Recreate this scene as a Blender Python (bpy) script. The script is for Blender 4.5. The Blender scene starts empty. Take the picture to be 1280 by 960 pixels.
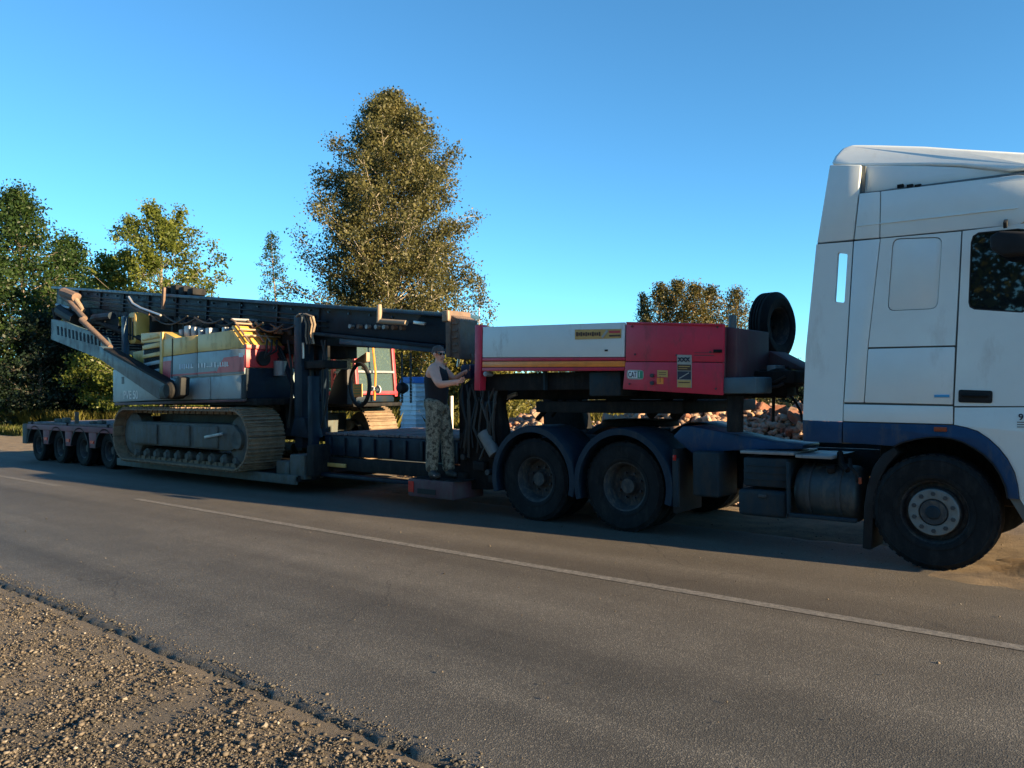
import bpy, bmesh, math, random
import numpy as np
from mathutils import Vector, Matrix, noise
from mathutils.geometry import tessellate_polygon

# ---------------------------------------------------------------- scene, camera, light
sc = bpy.context.scene
COL = sc.collection
R = math.radians
PI = math.pi
EYE = 1.62
YAW, PITCH, ROLL = R(50), R(0.6), R(0.57)
_v = Vector((-math.cos(YAW), math.sin(YAW), 0)); _r = Vector((math.sin(YAW), math.cos(YAW), 0)); _u = Vector((0, 0, 1))
FWD = _v*math.cos(PITCH) + _u*math.sin(PITCH); _u2 = _r.cross(FWD)
RGT = _r*math.cos(ROLL) - _u2*math.sin(ROLL); UP = _u2*math.cos(ROLL) + _r*math.sin(ROLL)
cam_d = bpy.data.cameras.new('camera'); cam = bpy.data.objects.new('camera', cam_d); COL.objects.link(cam)
cam.matrix_world = Matrix(((RGT.x, UP.x, -FWD.x, 0), (RGT.y, UP.y, -FWD.y, 0), (RGT.z, UP.z, -FWD.z, EYE), (0, 0, 0, 1)))
cam_d.sensor_width = 36; cam_d.lens = 36*1000/1280; cam_d.clip_end = 8000; cam_d.clip_start = 0.05
sc.camera = cam

SUN_EL, SUN_AZ = R(14), R(6.8)          # sun low over the road ahead of the lorry, a little to its far side
w = bpy.data.worlds.new('World'); sc.world = w; w.use_nodes = True
nt = w.node_tree; bg = nt.nodes['Background']
sky = nt.nodes.new('ShaderNodeTexSky'); sky.sky_type = 'NISHITA'; sky.sun_disc = False
sky.sun_elevation = SUN_EL; sky.sun_rotation = R(90) - SUN_AZ
sky.air_density = 0.75; sky.dust_density = 0.0; sky.ozone_density = 3.4; sky.altitude = 0
wb = nt.nodes.new('ShaderNodeVectorMath'); wb.operation = 'MULTIPLY'; wb.inputs[1].default_value = (0.82, 1.39, 1.41)   # the camera's cool white balance
nt.links.new(sky.outputs[0], wb.inputs[0]); nt.links.new(wb.outputs[0], bg.inputs[0]); bg.inputs[1].default_value = 0.06
sl = bpy.data.lights.new('sun', 'SUN'); sl.energy = 5.0; sl.angle = R(0.5); sl.color = (1, 0.76, 0.45)
sun = bpy.data.objects.new('sun', sl); COL.objects.link(sun)
sun.rotation_euler = Vector((math.cos(SUN_EL)*math.cos(SUN_AZ), math.cos(SUN_EL)*math.sin(SUN_AZ), math.sin(SUN_EL))).to_track_quat('Z', 'Y').to_euler()
sc.view_settings.view_transform = 'Standard'; sc.view_settings.look = 'None'
sc.view_settings.exposure = 1.75; sc.view_settings.gamma = 1.0
sc.cycles.max_bounces = 5; sc.cycles.transparent_max_bounces = 8

def at(px, py, Y):
    """world point on the vertical plane y=Y that was surveyed at picture point px,py"""
    d = FWD*1000 + RGT*(px-640) - UP*(py-480)
    return Vector((0, 0, EYE)) + d*(Y/d.y)
def XZ(pts, Y): return [(at(a, b, Y).x, at(a, b, Y).z) for a, b in pts]
def spot(px, dist):
    d = FWD*1000 + RGT*(px-640); d.z = 0
    return Vector((d.x*dist/1000, d.y*dist/1000, 0))

# ---------------------------------------------------------------- materials
MATS = {}
def mat(name, col, rough=0.6, metal=0.0, var=0.25, scale=3.0, bump=0.0, bscale=40.0, dirt=None, dirt_amt=0.0, spec=0.5, coat=0.0):
    m = bpy.data.materials.new(name); m.use_nodes = True; MATS[name] = m
    t = m.node_tree; n = t.nodes; L = t.links; b = n['Principled BSDF']
    b.inputs['Roughness'].default_value = rough; b.inputs['Metallic'].default_value = metal
    b.inputs['Specular IOR Level'].default_value = spec; b.inputs['Coat Weight'].default_value = coat
    tc = n.new('ShaderNodeNewGeometry')
    nz = n.new('ShaderNodeTexNoise'); nz.inputs['Scale'].default_value = scale; nz.inputs['Detail'].default_value = 8; nz.inputs['Roughness'].default_value = 0.65
    L.new(tc.outputs['Position'], nz.inputs['Vector'])
    rp = n.new('ShaderNodeMapRange'); rp.inputs[1].default_value = 0.3; rp.inputs[2].default_value = 0.7
    rp.inputs[3].default_value = 1-var; rp.inputs[4].default_value = 1+var
    L.new(nz.outputs['Fac'], rp.inputs[0])
    mul = n.new('ShaderNodeVectorMath'); mul.operation = 'SCALE'; mul.inputs[0].default_value = col[:3]
    L.new(rp.outputs[0], mul.inputs['Scale']); out = mul.outputs[0]
    if dirt:
        n2 = n.new('ShaderNodeTexNoise'); n2.inputs['Scale'].default_value = scale*2.7; n2.inputs['Detail'].default_value = 10; n2.inputs['Roughness'].default_value = 0.72
        mp = n.new('ShaderNodeMapping'); mp.inputs['Scale'].default_value = (1, 1, 0.35); L.new(tc.outputs['Position'], mp.inputs[0]); L.new(mp.outputs[0], n2.inputs['Vector'])
        r2 = n.new('ShaderNodeMapRange'); r2.inputs[1].default_value = 0.62-dirt_amt*0.4; r2.inputs[2].default_value = 0.78-dirt_amt*0.2; r2.inputs[4].default_value = 0.85
        L.new(n2.outputs['Fac'], r2.inputs[0])
        mx = n.new('ShaderNodeMix'); mx.data_type = 'RGBA'; L.new(r2.outputs[0], mx.inputs[0]); L.new(out, mx.inputs[6]); mx.inputs[7].default_value = (*dirt, 1); out = mx.outputs[2]
        r3 = n.new('ShaderNodeMapRange'); r3.inputs[3].default_value = rough; r3.inputs[4].default_value = 0.9; L.new(r2.outputs[0], r3.inputs[0]); L.new(r3.outputs[0], b.inputs['Roughness'])
    L.new(out, b.inputs['Base Color'])
    if bump:
        nb = n.new('ShaderNodeTexNoise'); nb.inputs['Scale'].default_value = bscale; nb.inputs['Detail'].default_value = 6; nb.inputs['Roughness'].default_value = 0.7
        L.new(tc.outputs['Position'], nb.inputs['Vector'])
        bp = n.new('ShaderNodeBump'); bp.inputs['Strength'].default_value = bump; bp.inputs['Distance'].default_value = 0.02
        L.new(nb.outputs['Fac'], bp.inputs['Height']); L.new(bp.outputs[0], b.inputs['Normal'])
    return m
DUST = (0.16, 0.13, 0.10)
M_white = mat('cab_white_paint', (0.76, 0.80, 0.78), 0.3, var=0.05, scale=1.2, dirt=(0.60, 0.60, 0.56), dirt_amt=0.12, coat=0.3, bump=0.06, bscale=2.2)
M_whited = mat('cab_seam_grey', (0.12, 0.13, 0.13), 0.7)
M_blue = mat('lorry_blue_paint', (0.012, 0.05, 0.12), 0.4, spec=0.25, var=0.2, dirt=(0.10, 0.10, 0.10), dirt_amt=0.25)
M_bluedk = mat('chassis_blue_grey', (0.015, 0.03, 0.042), 0.55, var=0.25, dirt=(0.05, 0.047, 0.042), dirt_amt=0.4, bump=0.2, spec=0.18)
M_fender = mat('mudguard_blue', (0.012, 0.028, 0.048), 0.5, var=0.2, dirt=(0.05, 0.055, 0.06), dirt_amt=0.35, spec=0.18)
M_black = mat('black_plastic', (0.02, 0.021, 0.023), 0.6, var=0.3, spec=0.18)
M_chassis = mat('grimy_chassis_steel', (0.010, 0.0105, 0.012), 0.7, var=0.4, dirt=(0.04, 0.035, 0.03), dirt_amt=0.4, bump=0.3, spec=0.18)
M_tyre = mat('tyre_rubber', (0.012, 0.014, 0.016), 0.85, var=0.35, scale=5, dirt=(0.032, 0.033, 0.032), dirt_amt=0.35, bump=0.3, bscale=60, spec=0.18)
M_rim = mat('rim_silver', (0.16, 0.18, 0.18), 0.5, var=0.2, scale=8, dirt=DUST, dirt_amt=0.3)
M_rimdk = mat('rim_dusty_grey', (0.03, 0.035, 0.04), 0.7, var=0.3, scale=8, dirt=DUST, dirt_amt=0.35)
M_nut = mat('wheel_nut_dark', (0.04, 0.045, 0.05), 0.6)
M_alu = mat('aluminium_plate', (0.26, 0.27, 0.28), 0.45, 0.3, var=0.2, dirt=DUST, dirt_amt=0.25)
M_red = mat('trailer_red_paint', (0.54, 0.024, 0.06), 0.42, var=0.15, scale=2, bump=0.25, bscale=1.8, dirt=(0.16, 0.05, 0.05), dirt_amt=0.18)
M_pinkred = mat('bogie_faded_red', (0.26, 0.085, 0.10), 0.75, var=0.3, scale=2, dirt=(0.20, 0.15, 0.14), dirt_amt=0.5)
M_reddk = mat('bogie_dull_red', (0.09, 0.028, 0.038), 0.7, var=0.3, scale=2, dirt=(0.10, 0.09, 0.085), dirt_amt=0.5)
M_twhite = mat('trailer_white_panel', (0.66, 0.72, 0.71), 0.45, var=0.06, scale=1.5, bump=0.25, bscale=1.8, dirt=(0.36, 0.34, 0.31), dirt_amt=0.12)
M_orange = mat('reflective_orange_tape', (0.9, 0.26, 0.04), 0.4, var=0.15, scale=9)
M_lamp_o = mat('orange_marker_lens', (0.28, 0.05, 0.02), 0.3)
M_lamp_r = mat('red_lamp_lens', (0.5, 0.02, 0.02), 0.2)
M_yel = mat('sticker_yellow', (0.56, 0.33, 0.10), 0.5, var=0.1, scale=9)
M_cream = mat('sticker_cream', (0.36, 0.35, 0.31), 0.5, var=0.1, scale=9)
M_dkbrown = mat('sticker_dark_brown', (0.08, 0.04, 0.02), 0.5)
M_green = mat('sticker_green', (0.03, 0.25, 0.14), 0.5)
M_ink = mat('lettering_dark', (0.02, 0.025, 0.05), 0.5)
M_inkw = mat('lettering_white', (0.7, 0.72, 0.72), 0.5)
M_badge = mat('badge_blue', (0.05, 0.3, 0.55), 0.4)
M_ry = mat('rig_yellow_paint', (0.64, 0.40, 0.09), 0.45, var=0.1, scale=2, dirt=(0.25, 0.2, 0.12), dirt_amt=0.22)
M_rgrey = mat('rig_light_grey_paint', (0.27, 0.34, 0.36), 0.5, var=0.12, scale=2, dirt=(0.2, 0.19, 0.17), dirt_amt=0.22)
M_rred = mat('rig_red_paint', (0.50, 0.04, 0.05), 0.45, var=0.15, scale=2, dirt=(0.2, 0.09, 0.08), dirt_amt=0.2)
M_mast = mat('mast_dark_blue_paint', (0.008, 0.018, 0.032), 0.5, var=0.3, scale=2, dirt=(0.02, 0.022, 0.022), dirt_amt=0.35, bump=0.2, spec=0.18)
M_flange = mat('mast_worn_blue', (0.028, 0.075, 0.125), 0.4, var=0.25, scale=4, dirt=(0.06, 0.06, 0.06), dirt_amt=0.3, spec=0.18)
M_bgrey = mat('boom_grey_blue_paint', (0.06, 0.11, 0.14), 0.5, var=0.25, scale=3, dirt=(0.10, 0.10, 0.09), dirt_amt=0.35)
M_rust = mat('rusty_brown_steel', (0.16, 0.11, 0.085), 0.85, var=0.35, scale=5, dirt=(0.22, 0.12, 0.07), dirt_amt=0.4, bump=0.5)
M_track = mat('dry_mud_track_steel', (0.22, 0.15, 0.095), 0.85, var=0.35, scale=6, dirt=(0.12, 0.09, 0.06), dirt_amt=0.35, bump=0.5)
M_frame = mat('crawler_frame_muddy', (0.085, 0.08, 0.065), 0.8, var=0.35, scale=3, dirt=(0.10, 0.13, 0.14), dirt_amt=0.5, bump=0.5)
M_steel = mat('bare_steel', (0.5, 0.48, 0.45), 0.35, 0.6, var=0.15)
M_hose = mat('hose_rubber', (0.016, 0.015, 0.015), 0.6, var=0.3)
M_hoseb = mat('dusty_hose', (0.30, 0.22, 0.15), 0.8, var=0.4, scale=9)
M_tan = mat('beige_pipe_paint', (0.30, 0.22, 0.15), 0.7, var=0.2, scale=6)
M_pole = mat('pale_pole_paint', (0.72, 0.66, 0.56), 0.6, var=0.1)
M_kiosk = mat('kiosk_pale_blue', (0.58, 0.70, 0.80), 0.55, var=0.1, dirt=(0.3, 0.36, 0.4), dirt_amt=0.2)
M_kroof = mat('kiosk_roof_blue', (0.03, 0.14, 0.42), 0.5, var=0.15)
M_skin = mat('skin', (0.78, 0.36, 0.25), 0.55, var=0.1, scale=12)
M_hair = mat('cropped_hair', (0.10, 0.07, 0.06), 0.8)
M_vest = mat('black_vest_cloth', (0.012, 0.013, 0.02), 0.9, var=0.2, bump=0.5, bscale=25)
M_boot = mat('boot_leather', (0.03, 0.027, 0.025), 0.6)
M_plank = mat('deck_wood', (0.15, 0.12, 0.12), 0.85, var=0.35, scale=7, dirt=(0.1, 0.08, 0.07), dirt_amt=0.4, bump=0.4)
M_bark = mat('bark_grey_brown', (0.20, 0.16, 0.12), 0.9, var=0.4, scale=8, bump=0.8, bscale=20)
M_bark2 = mat('bark_pale', (0.42, 0.35, 0.27), 0.9, var=0.35, scale=8, bump=0.5, bscale=20)
M_glass = mat('tinted_cab_glass', (0.008, 0.012, 0.016), 0.02, var=0.0, spec=0.9)
def camo():
    m = mat('camouflage_cloth', (0.2, 0.19, 0.15), 0.9, bump=0.4, bscale=25); t = m.node_tree; n = t.nodes
    b = n['Principled BSDF']; g = n.new('ShaderNodeNewGeometry'); v = n.new('ShaderNodeTexNoise'); v.inputs['Scale'].default_value = 20; v.inputs['Detail'].default_value = 3
    t.links.new(g.outputs['Position'], v.inputs['Vector']); c = n.new('ShaderNodeValToRGB'); c.color_ramp.interpolation = 'CONSTANT'
    e = c.color_ramp.elements; e[0].position = 0; e[0].color = (0.07, 0.058, 0.042, 1); e[1].position = 0.45; e[1].color = (0.24, 0.20, 0.145, 1)
    k = e.new(0.53); k.color = (0.16, 0.15, 0.11, 1); k = e.new(0.6); k.color = (0.32, 0.27, 0.20, 1)
    t.links.new(v.outputs['Fac'], c.inputs[0]); t.links.new(c.outputs[0], b.inputs['Base Color']); return m
M_camo = camo()
def rigglass():
    m = bpy.data.materials.new('rig_cab_glass'); m.use_nodes = True; t = m.node_tree; n = t.nodes
    b = n['Principled BSDF']; b.inputs['Base Color'].default_value = (0.10, 0.15, 0.14, 1); b.inputs['Roughness'].default_value = 0.05
    tr = n.new('ShaderNodeBsdfTransparent'); tr.inputs[0].default_value = (0.6, 0.75, 0.72, 1); mx = n.new('ShaderNodeMixShader'); mx.inputs[0].default_value = 0.55
    t.links.new(tr.outputs[0], mx.inputs[1]); t.links.new(b.outputs[0], mx.inputs[2]); t.links.new(mx.outputs[0], n['Material Output'].inputs[0]); return m
M_rglass = rigglass()
def leafmat(name, cols, trans=0.35):
    m = bpy.data.materials.new(name); m.use_nodes = True; t = m.node_tree; n = t.nodes; L = t.links
    for k in list(n): n.remove(k)
    cols = [tuple(v_*0.62 for v_ in q_) for q_ in cols]
    o = n.new('ShaderNodeOutputMaterial'); g = n.new('ShaderNodeNewGeometry')
    nz = n.new('ShaderNodeTexNoise'); nz.inputs['Scale'].default_value = 1.5; nz.inputs['Detail'].default_value = 4; L.new(g.outputs['Position'], nz.inputs['Vector'])
    ad = n.new('ShaderNodeMath'); ad.operation = 'MULTIPLY_ADD'; ad.inputs[1].default_value = 0.28; L.new(g.outputs['Random Per Island'], ad.inputs[0])
    m2 = n.new('ShaderNodeMath'); m2.operation = 'MULTIPLY_ADD'; m2.inputs[1].default_value = 1.7; m2.inputs[2].default_value = -0.55; L.new(nz.outputs['Fac'], m2.inputs[0]); L.new(m2.outputs[0], ad.inputs[2])
    c = n.new('ShaderNodeValToRGB'); e = c.color_ramp.elements
    e[0].position = 0.1; e[0].color = (*cols[0], 1); e[1].position = 0.95; e[1].color = (*cols[-1], 1)
    for i, q in enumerate(cols[1:-1]): k = e.new(0.1+0.85*(i+1)/(len(cols)-1)); k.color = (*q, 1)
    L.new(ad.outputs[0], c.inputs[0])
    d = n.new('ShaderNodeBsdfDiffuse'); tr = n.new('ShaderNodeBsdfTranslucent'); gl = n.new('ShaderNodeBsdfGlossy'); gl.inputs['Roughness'].default_value = 0.45; gl.inputs[0].default_value = (0.8, 0.8, 0.8, 1)
    L.new(c.outputs[0], d.inputs[0]); L.new(c.outputs[0], tr.inputs[0])
    mx = n.new('ShaderNodeMixShader'); mx.inputs[0].default_value = trans; L.new(d.outputs[0], mx.inputs[1]); L.new(tr.outputs[0], mx.inputs[2])
    m3 = n.new('ShaderNodeMixShader'); m3.inputs[0].default_value = 0.02; L.new(mx.outputs[0], m3.inputs[1]); L.new(gl.outputs[0], m3.inputs[2])
    L.new(m3.outputs[0], o.inputs[0]); return m
LF_birch = leafmat('leaves_golden_green', [(0.07, 0.075, 0.03), (0.15, 0.145, 0.05), (0.26, 0.235, 0.08), (0.40, 0.33, 0.15)], .45)
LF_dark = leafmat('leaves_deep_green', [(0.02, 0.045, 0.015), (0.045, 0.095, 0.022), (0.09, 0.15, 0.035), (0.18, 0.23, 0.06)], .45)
LF_mid = leafmat('leaves_fresh_green', [(0.11, 0.16, 0.03), (0.22, 0.27, 0.05), (0.34, 0.38, 0.07), (0.42, 0.42, 0.08)], .6)
LF_sp_shade = leafmat('leaves_dark_spruce_and_shade', [(0.015, 0.03, 0.02), (0.03, 0.055, 0.03), (0.06, 0.08, 0.04)])  # spruce green; also stands in for shade on two left-hand trees
LF_pine = leafmat('leaves_rusty_green', [(0.05, 0.06, 0.02), (0.12, 0.11, 0.03), (0.24, 0.17, 0.05), (0.36, 0.22, 0.08)])
LF_yel = leafmat('leaves_yellow_green', [(0.09, 0.10, 0.02), (0.20, 0.19, 0.04), (0.32, 0.27, 0.06), (0.40, 0.33, 0.08)])
LF_grass = leafmat('grass_blades', [(0.06, 0.09, 0.02), (0.14, 0.17, 0.04), (0.26, 0.25, 0.07), (0.36, 0.31, 0.14)])

# ---------------------------------------------------------------- object helpers
WLOC = {}
def thing(name, label, cat, loc, group=None):
    o = bpy.data.objects.new(name, None); COL.objects.link(o); o.location = loc; o.empty_display_size = 0.3
    WLOC[o.name] = Vector(loc); o['label'] = label; o['category'] = cat
    if group: o['group'] = group
    return o
def tag(o, label, cat, group=None):
    o['label'] = label; o['category'] = cat
    if group: o['group'] = group
    return o
def link(name, me, parent, wloc):
    o = bpy.data.objects.new(name, me); COL.objects.link(o)
    pw = WLOC[parent.name] if parent else Vector((0, 0, 0))
    if parent: o.parent = parent
    o.location = Vector(wloc) - pw; WLOC[o.name] = Vector(wloc); return o
class MB:
    def __init__(s): s.v = []; s.f = []
    def add(s, v, f):
        k = len(s.v); s.v += [tuple(q) for q in v]; s.f += [tuple(i+k for i in q) for q in f]; return s
    def box(s, x0, x1, y0, y1, z0, z1):
        return s.add([(x0,y0,z0),(x1,y0,z0),(x1,y1,z0),(x0,y1,z0),(x0,y0,z1),(x1,y0,z1),(x1,y1,z1),(x0,y1,z1)],
                     [(0,3,2,1),(4,5,6,7),(0,1,5,4),(1,2,6,5),(2,3,7,6),(3,0,4,7)])
    def bar(s, a, b, w_, h_, up=(0, 0, 1)):
        a = Vector(a); b = Vector(b); d = (b-a).normalized(); r = d.cross(Vector(up))
        if r.length < 1e-4: r = d.cross(Vector((0, 1, 0)))
        r.normalize(); u = r.cross(d); v = []
        for p in (a, b):
            for i, j in ((-1,-1),(1,-1),(1,1),(-1,1)): v.append(p + r*(i*w_/2) + u*(j*h_/2))
        return s.add(v, [(0,1,2,3),(4,7,6,5),(0,4,5,1),(1,5,6,2),(2,6,7,3),(3,7,4,0)])
    def prism(s, pts, y0, y1, holes=()):
        loops = [list(pts)] + [list(h) for h in holes]
        fl = [p for l in loops for p in l]; n = len(fl)
        tris = tessellate_polygon([[Vector((x, z, 0)) for x, z in l] for l in loops])
        v = [(x, y0, z) for x, z in fl] + [(x, y1, z) for x, z in fl]; f = []
        if len(loops) == 1:
            f.append(tuple(range(n))); f.append(tuple(range(2*n-1, n-1, -1)))
        else:
            for t in tris: f.append(tuple(t)); f.append(tuple(i+n for i in reversed(t)))
        k = 0
        for l in loops:
            m = len(l)
            for i in range(m): f.append((k+i, k+i+n, k+(i+1)%m+n, k+(i+1)%m))
            k += m
        return s.add(v, f)
    def prismx(s, pts, x0, x1):
        n = len(pts); v = [(x0, y, z) for y, z in pts] + [(x1, y, z) for y, z in pts]
        f = [tuple(range(n)), tuple(range(2*n-1, n-1, -1))] + [(i, i+n, (i+1)%n+n, (i+1)%n) for i in range(n)]
        return s.add(v, f)
    def lathe(s, prof, o, ax=(0, 1, 0), n=24, a0=0, a1=2*PI, cap=False):
        ax = Vector(ax).normalized(); r = ax.orthogonal().normalized()
        if abs(ax.y) > .9: r = Vector((1, 0, 0))
        u = ax.cross(r); o = Vector(o); full = abs(a1-a0-2*PI) < 1e-3; m = n if full else n+1; v = []
        for i in range(m):
            a = a0+(a1-a0)*i/n; d = r*math.cos(a)+u*math.sin(a)
            for rr, h in prof: v.append(o+d*rr+ax*h)
        k = len(prof); f = []
        for i in range(n):
            j = (i+1) % m
            for q in range(k-1): f.append((i*k+q, j*k+q, j*k+q+1, i*k+q+1))
        return s.add(v, f)
    def cyl(s, a, b, r0, r1=None, n=12):
        a = Vector(a); b = Vector(b); r1 = r0 if r1 is None else r1
        L_ = (b-a).length
        return s.lathe([(0.0001, 0), (r0, 0), (r1, L_), (0.0001, L_)], a, (b-a), n)
    def tube(s, path, rad, n=6):
        P = [Vector(p) for p in path]; m = len(P); rs = rad if isinstance(rad, (list, tuple)) else [rad]*m
        v = []; f = []; ref = None
        for i, p in enumerate(P):
            d = (P[min(i+1, m-1)]-P[max(i-1, 0)]).normalized()
            ref = d.orthogonal().normalized() if ref is None else (ref - d*ref.dot(d)).normalized()
            q = d.cross(ref)
            for j in range(n):
                a = 2*PI*j/n; v.append(p + (ref*math.cos(a)+q*math.sin(a))*rs[i])
        for i in range(m-1):
            for j in range(n): f.append((i*n+j, i*n+(j+1)%n, (i+1)*n+(j+1)%n, (i+1)*n+j))
        f.append(tuple(range(n-1, -1, -1))); f.append(tuple((m-1)*n+j for j in range(n)))
        return s.add(v, f)
    def build(s, name, material, parent=None, bevel=0, smooth=32, wloc=None, kind=None, label=None, seg=2):
        vs = np.array(s.v, dtype=float)
        if wloc is None:
            lo = vs.min(0); hi = vs.max(0); wloc = ((lo[0]+hi[0])/2, (lo[1]+hi[1])/2, lo[2] if not parent else (lo[2]+hi[2])/2)
        vs = vs - np.array(wloc)
        me = bpy.data.meshes.new(name); me.from_pydata(vs.tolist(), [], s.f)
        bm = bmesh.new(); bm.from_mesh(me); bmesh.ops.remove_doubles(bm, verts=bm.verts, dist=1e-5)
        bmesh.ops.recalc_face_normals(bm, faces=bm.faces)
        if bevel:
            ed = [e for e in bm.edges if len(e.link_faces) == 2 and e.calc_face_angle(0) > R(28)]
            bmesh.ops.bevel(bm, geom=ed, offset=bevel, segments=seg, affect='EDGES', profile=0.5, clamp_overlap=True)
        bm.to_mesh(me); bm.free()
        me.materials.append(material)
        me.polygons.foreach_set('use_smooth', [True]*len(me.polygons)); me.set_sharp_from_angle(angle=R(smooth))
        o = link(name, me, parent, wloc)
        if kind: o['kind'] = kind
        if label: o['label'] = label
        return o
def inst(o, wloc, parent, rot=None, scale=None):
    c = o.copy(); COL.objects.link(c); c.parent = parent; pw = WLOC[parent.name] if parent else Vector((0, 0, 0))
    c.location = Vector(wloc)-pw; WLOC[c.name] = Vector(wloc)
    if rot is not None: c.rotation_euler = rot
    if scale is not None: c.scale = scale
    return c
def text(s, loc, size, material, parent, name='lettering', sx=1.0, rotz=0, tilt=0):
    cu = bpy.data.curves.new(name, 'FONT'); cu.body = s; cu.size = size; cu.extrude = 0.0015; cu.offset = size*0.015
    t = bpy.data.objects.new('tmp', cu); COL.objects.link(t); dg = bpy.context.evaluated_depsgraph_get()
    me = bpy.data.meshes.new_from_object(t.evaluated_get(dg)); bpy.data.objects.remove(t)
    me.name = name; me.materials.clear(); me.materials.append(material)
    o = link(name, me, parent, loc); o.rotation_euler = (R(90), tilt, rotz); o.scale = (sx, 1, 1); return o
def fast_mesh(name, verts, nper, material, faces_tpl=None):
    """verts (N,nper,3); one polygon (or the faces in the template) for each of the N pieces"""
    N = verts.shape[0]; me = bpy.data.meshes.new(name)
    tpl = faces_tpl or [tuple(range(nper))]; me.vertices.add(N*nper); me.vertices.foreach_set('co', verts.reshape(-1).astype(np.float32))
    fl = np.concatenate([np.array(t) for t in tpl]); sizes = np.array([len(t) for t in tpl])
    loops = (np.arange(N)[:, None]*nper + fl[None]).reshape(-1); tot = np.tile(sizes, N); start = np.concatenate([[0], np.cumsum(tot)[:-1]])
    me.loops.add(len(loops)); me.loops.foreach_set('vertex_index', loops.astype(np.int32))
    me.polygons.add(len(tot)); me.polygons.foreach_set('loop_start', start.astype(np.int32))
    try: me.polygons.foreach_set('loop_total', tot.astype(np.int32))
    except Exception: pass
    me.update(calc_edges=True); me.materials.append(material); return me
rr_px = lambda x0, y0, x1, y1, r: [(x1-r+r*math.cos(a), y0+r+r*math.sin(a)) for a in [R(q) for q in (-90,-60,-30,0)]] + \
    [(x1-r+r*math.cos(a), y1-r+r*math.sin(a)) for a in [R(q) for q in (0,30,60,90)]] + \
    [(x0+r+r*math.cos(a), y1-r+r*math.sin(a)) for a in [R(q) for q in (90,120,150,180)]] + \
    [(x0+r+r*math.cos(a), y0+r+r*math.sin(a)) for a in [R(q) for q in (180,210,240,270)]]
def rquad(q, r=0.2, n=4):
    """quad with rounded corners (fraction r of the sides)"""
    out = []; q = [Vector(p) for p in q]; m = len(q)
    for i in range(m):
        p = q[i]; a = q[i-1]; b = q[(i+1) % m]; L_ = min((a-p).length, (b-p).length)*r
        A = p+(a-p).normalized()*L_; B = p+(b-p).normalized()*L_
        for k in range(n+1):
            t = k/n; out.append(tuple(A*(1-t)**2 + p*2*t*(1-t) + B*t*t))
    return out

# ================================================================= THE GROUND
def nz(x, y, z=0.0, s=1.0): return noise.noise(Vector((x*s, y*s, z)))
def ground_sheet():
    ys = [-3000,-400,-60,-20] + list(np.arange(-8, -2, 1.0)) + list(np.arange(-2, 2.44, 0.11)) + [2.5, 2.9, 6, 7.0] + list(np.arange(7.3, 9.4, .06)) + list(np.arange(9.4, 15, .35)) + [16,18,20,24,28,34,42,60,100,400,3000]
    xs = [-3000,-400,-120,-80] + list(np.arange(-60, -14, 1.5)) + list(np.arange(-14, 3.0, 0.12)) + list(np.arange(3, 20, 2.0)) + [30,60,400,3000]
    v = []; f = []
    for y in ys:
        for x in xs:
            if y < 2.48: z = -0.05 - min(0.35, max(0, 2.2-y)*0.012) + (0.022*nz(x, y, 1, 1.7)+0.02*nz(x, y, 3, 6) if y > -8 else 0)
            elif y <= 8.6:
                kk = min(1, max(0, (x+2.3)/.9))*min(1, max(0, (y-7.35)/.25)); z = -0.03 + kk*(.05+.022*nz(x, y, 3, 4)+.010*nz(x, y, 4, 9))
            else:
                k = min(1, (y-8.6)/1.2); z = -0.012 + k*(0.05*nz(x, y, 2, .6)+0.035*nz(x, y, 5, 2.2)+.02) if y < 60 else 0
                if 16 < y: z -= 0
            v.append((x, y, z))
    n = len(xs)
    for j in range(len(ys)-1):
        for i in range(n-1): f.append((j*n+i, j*n+i+1, (j+1)*n+i+1, (j+1)*n+i))
    m = MB(); m.v = v; m.f = f
    return m
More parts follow.
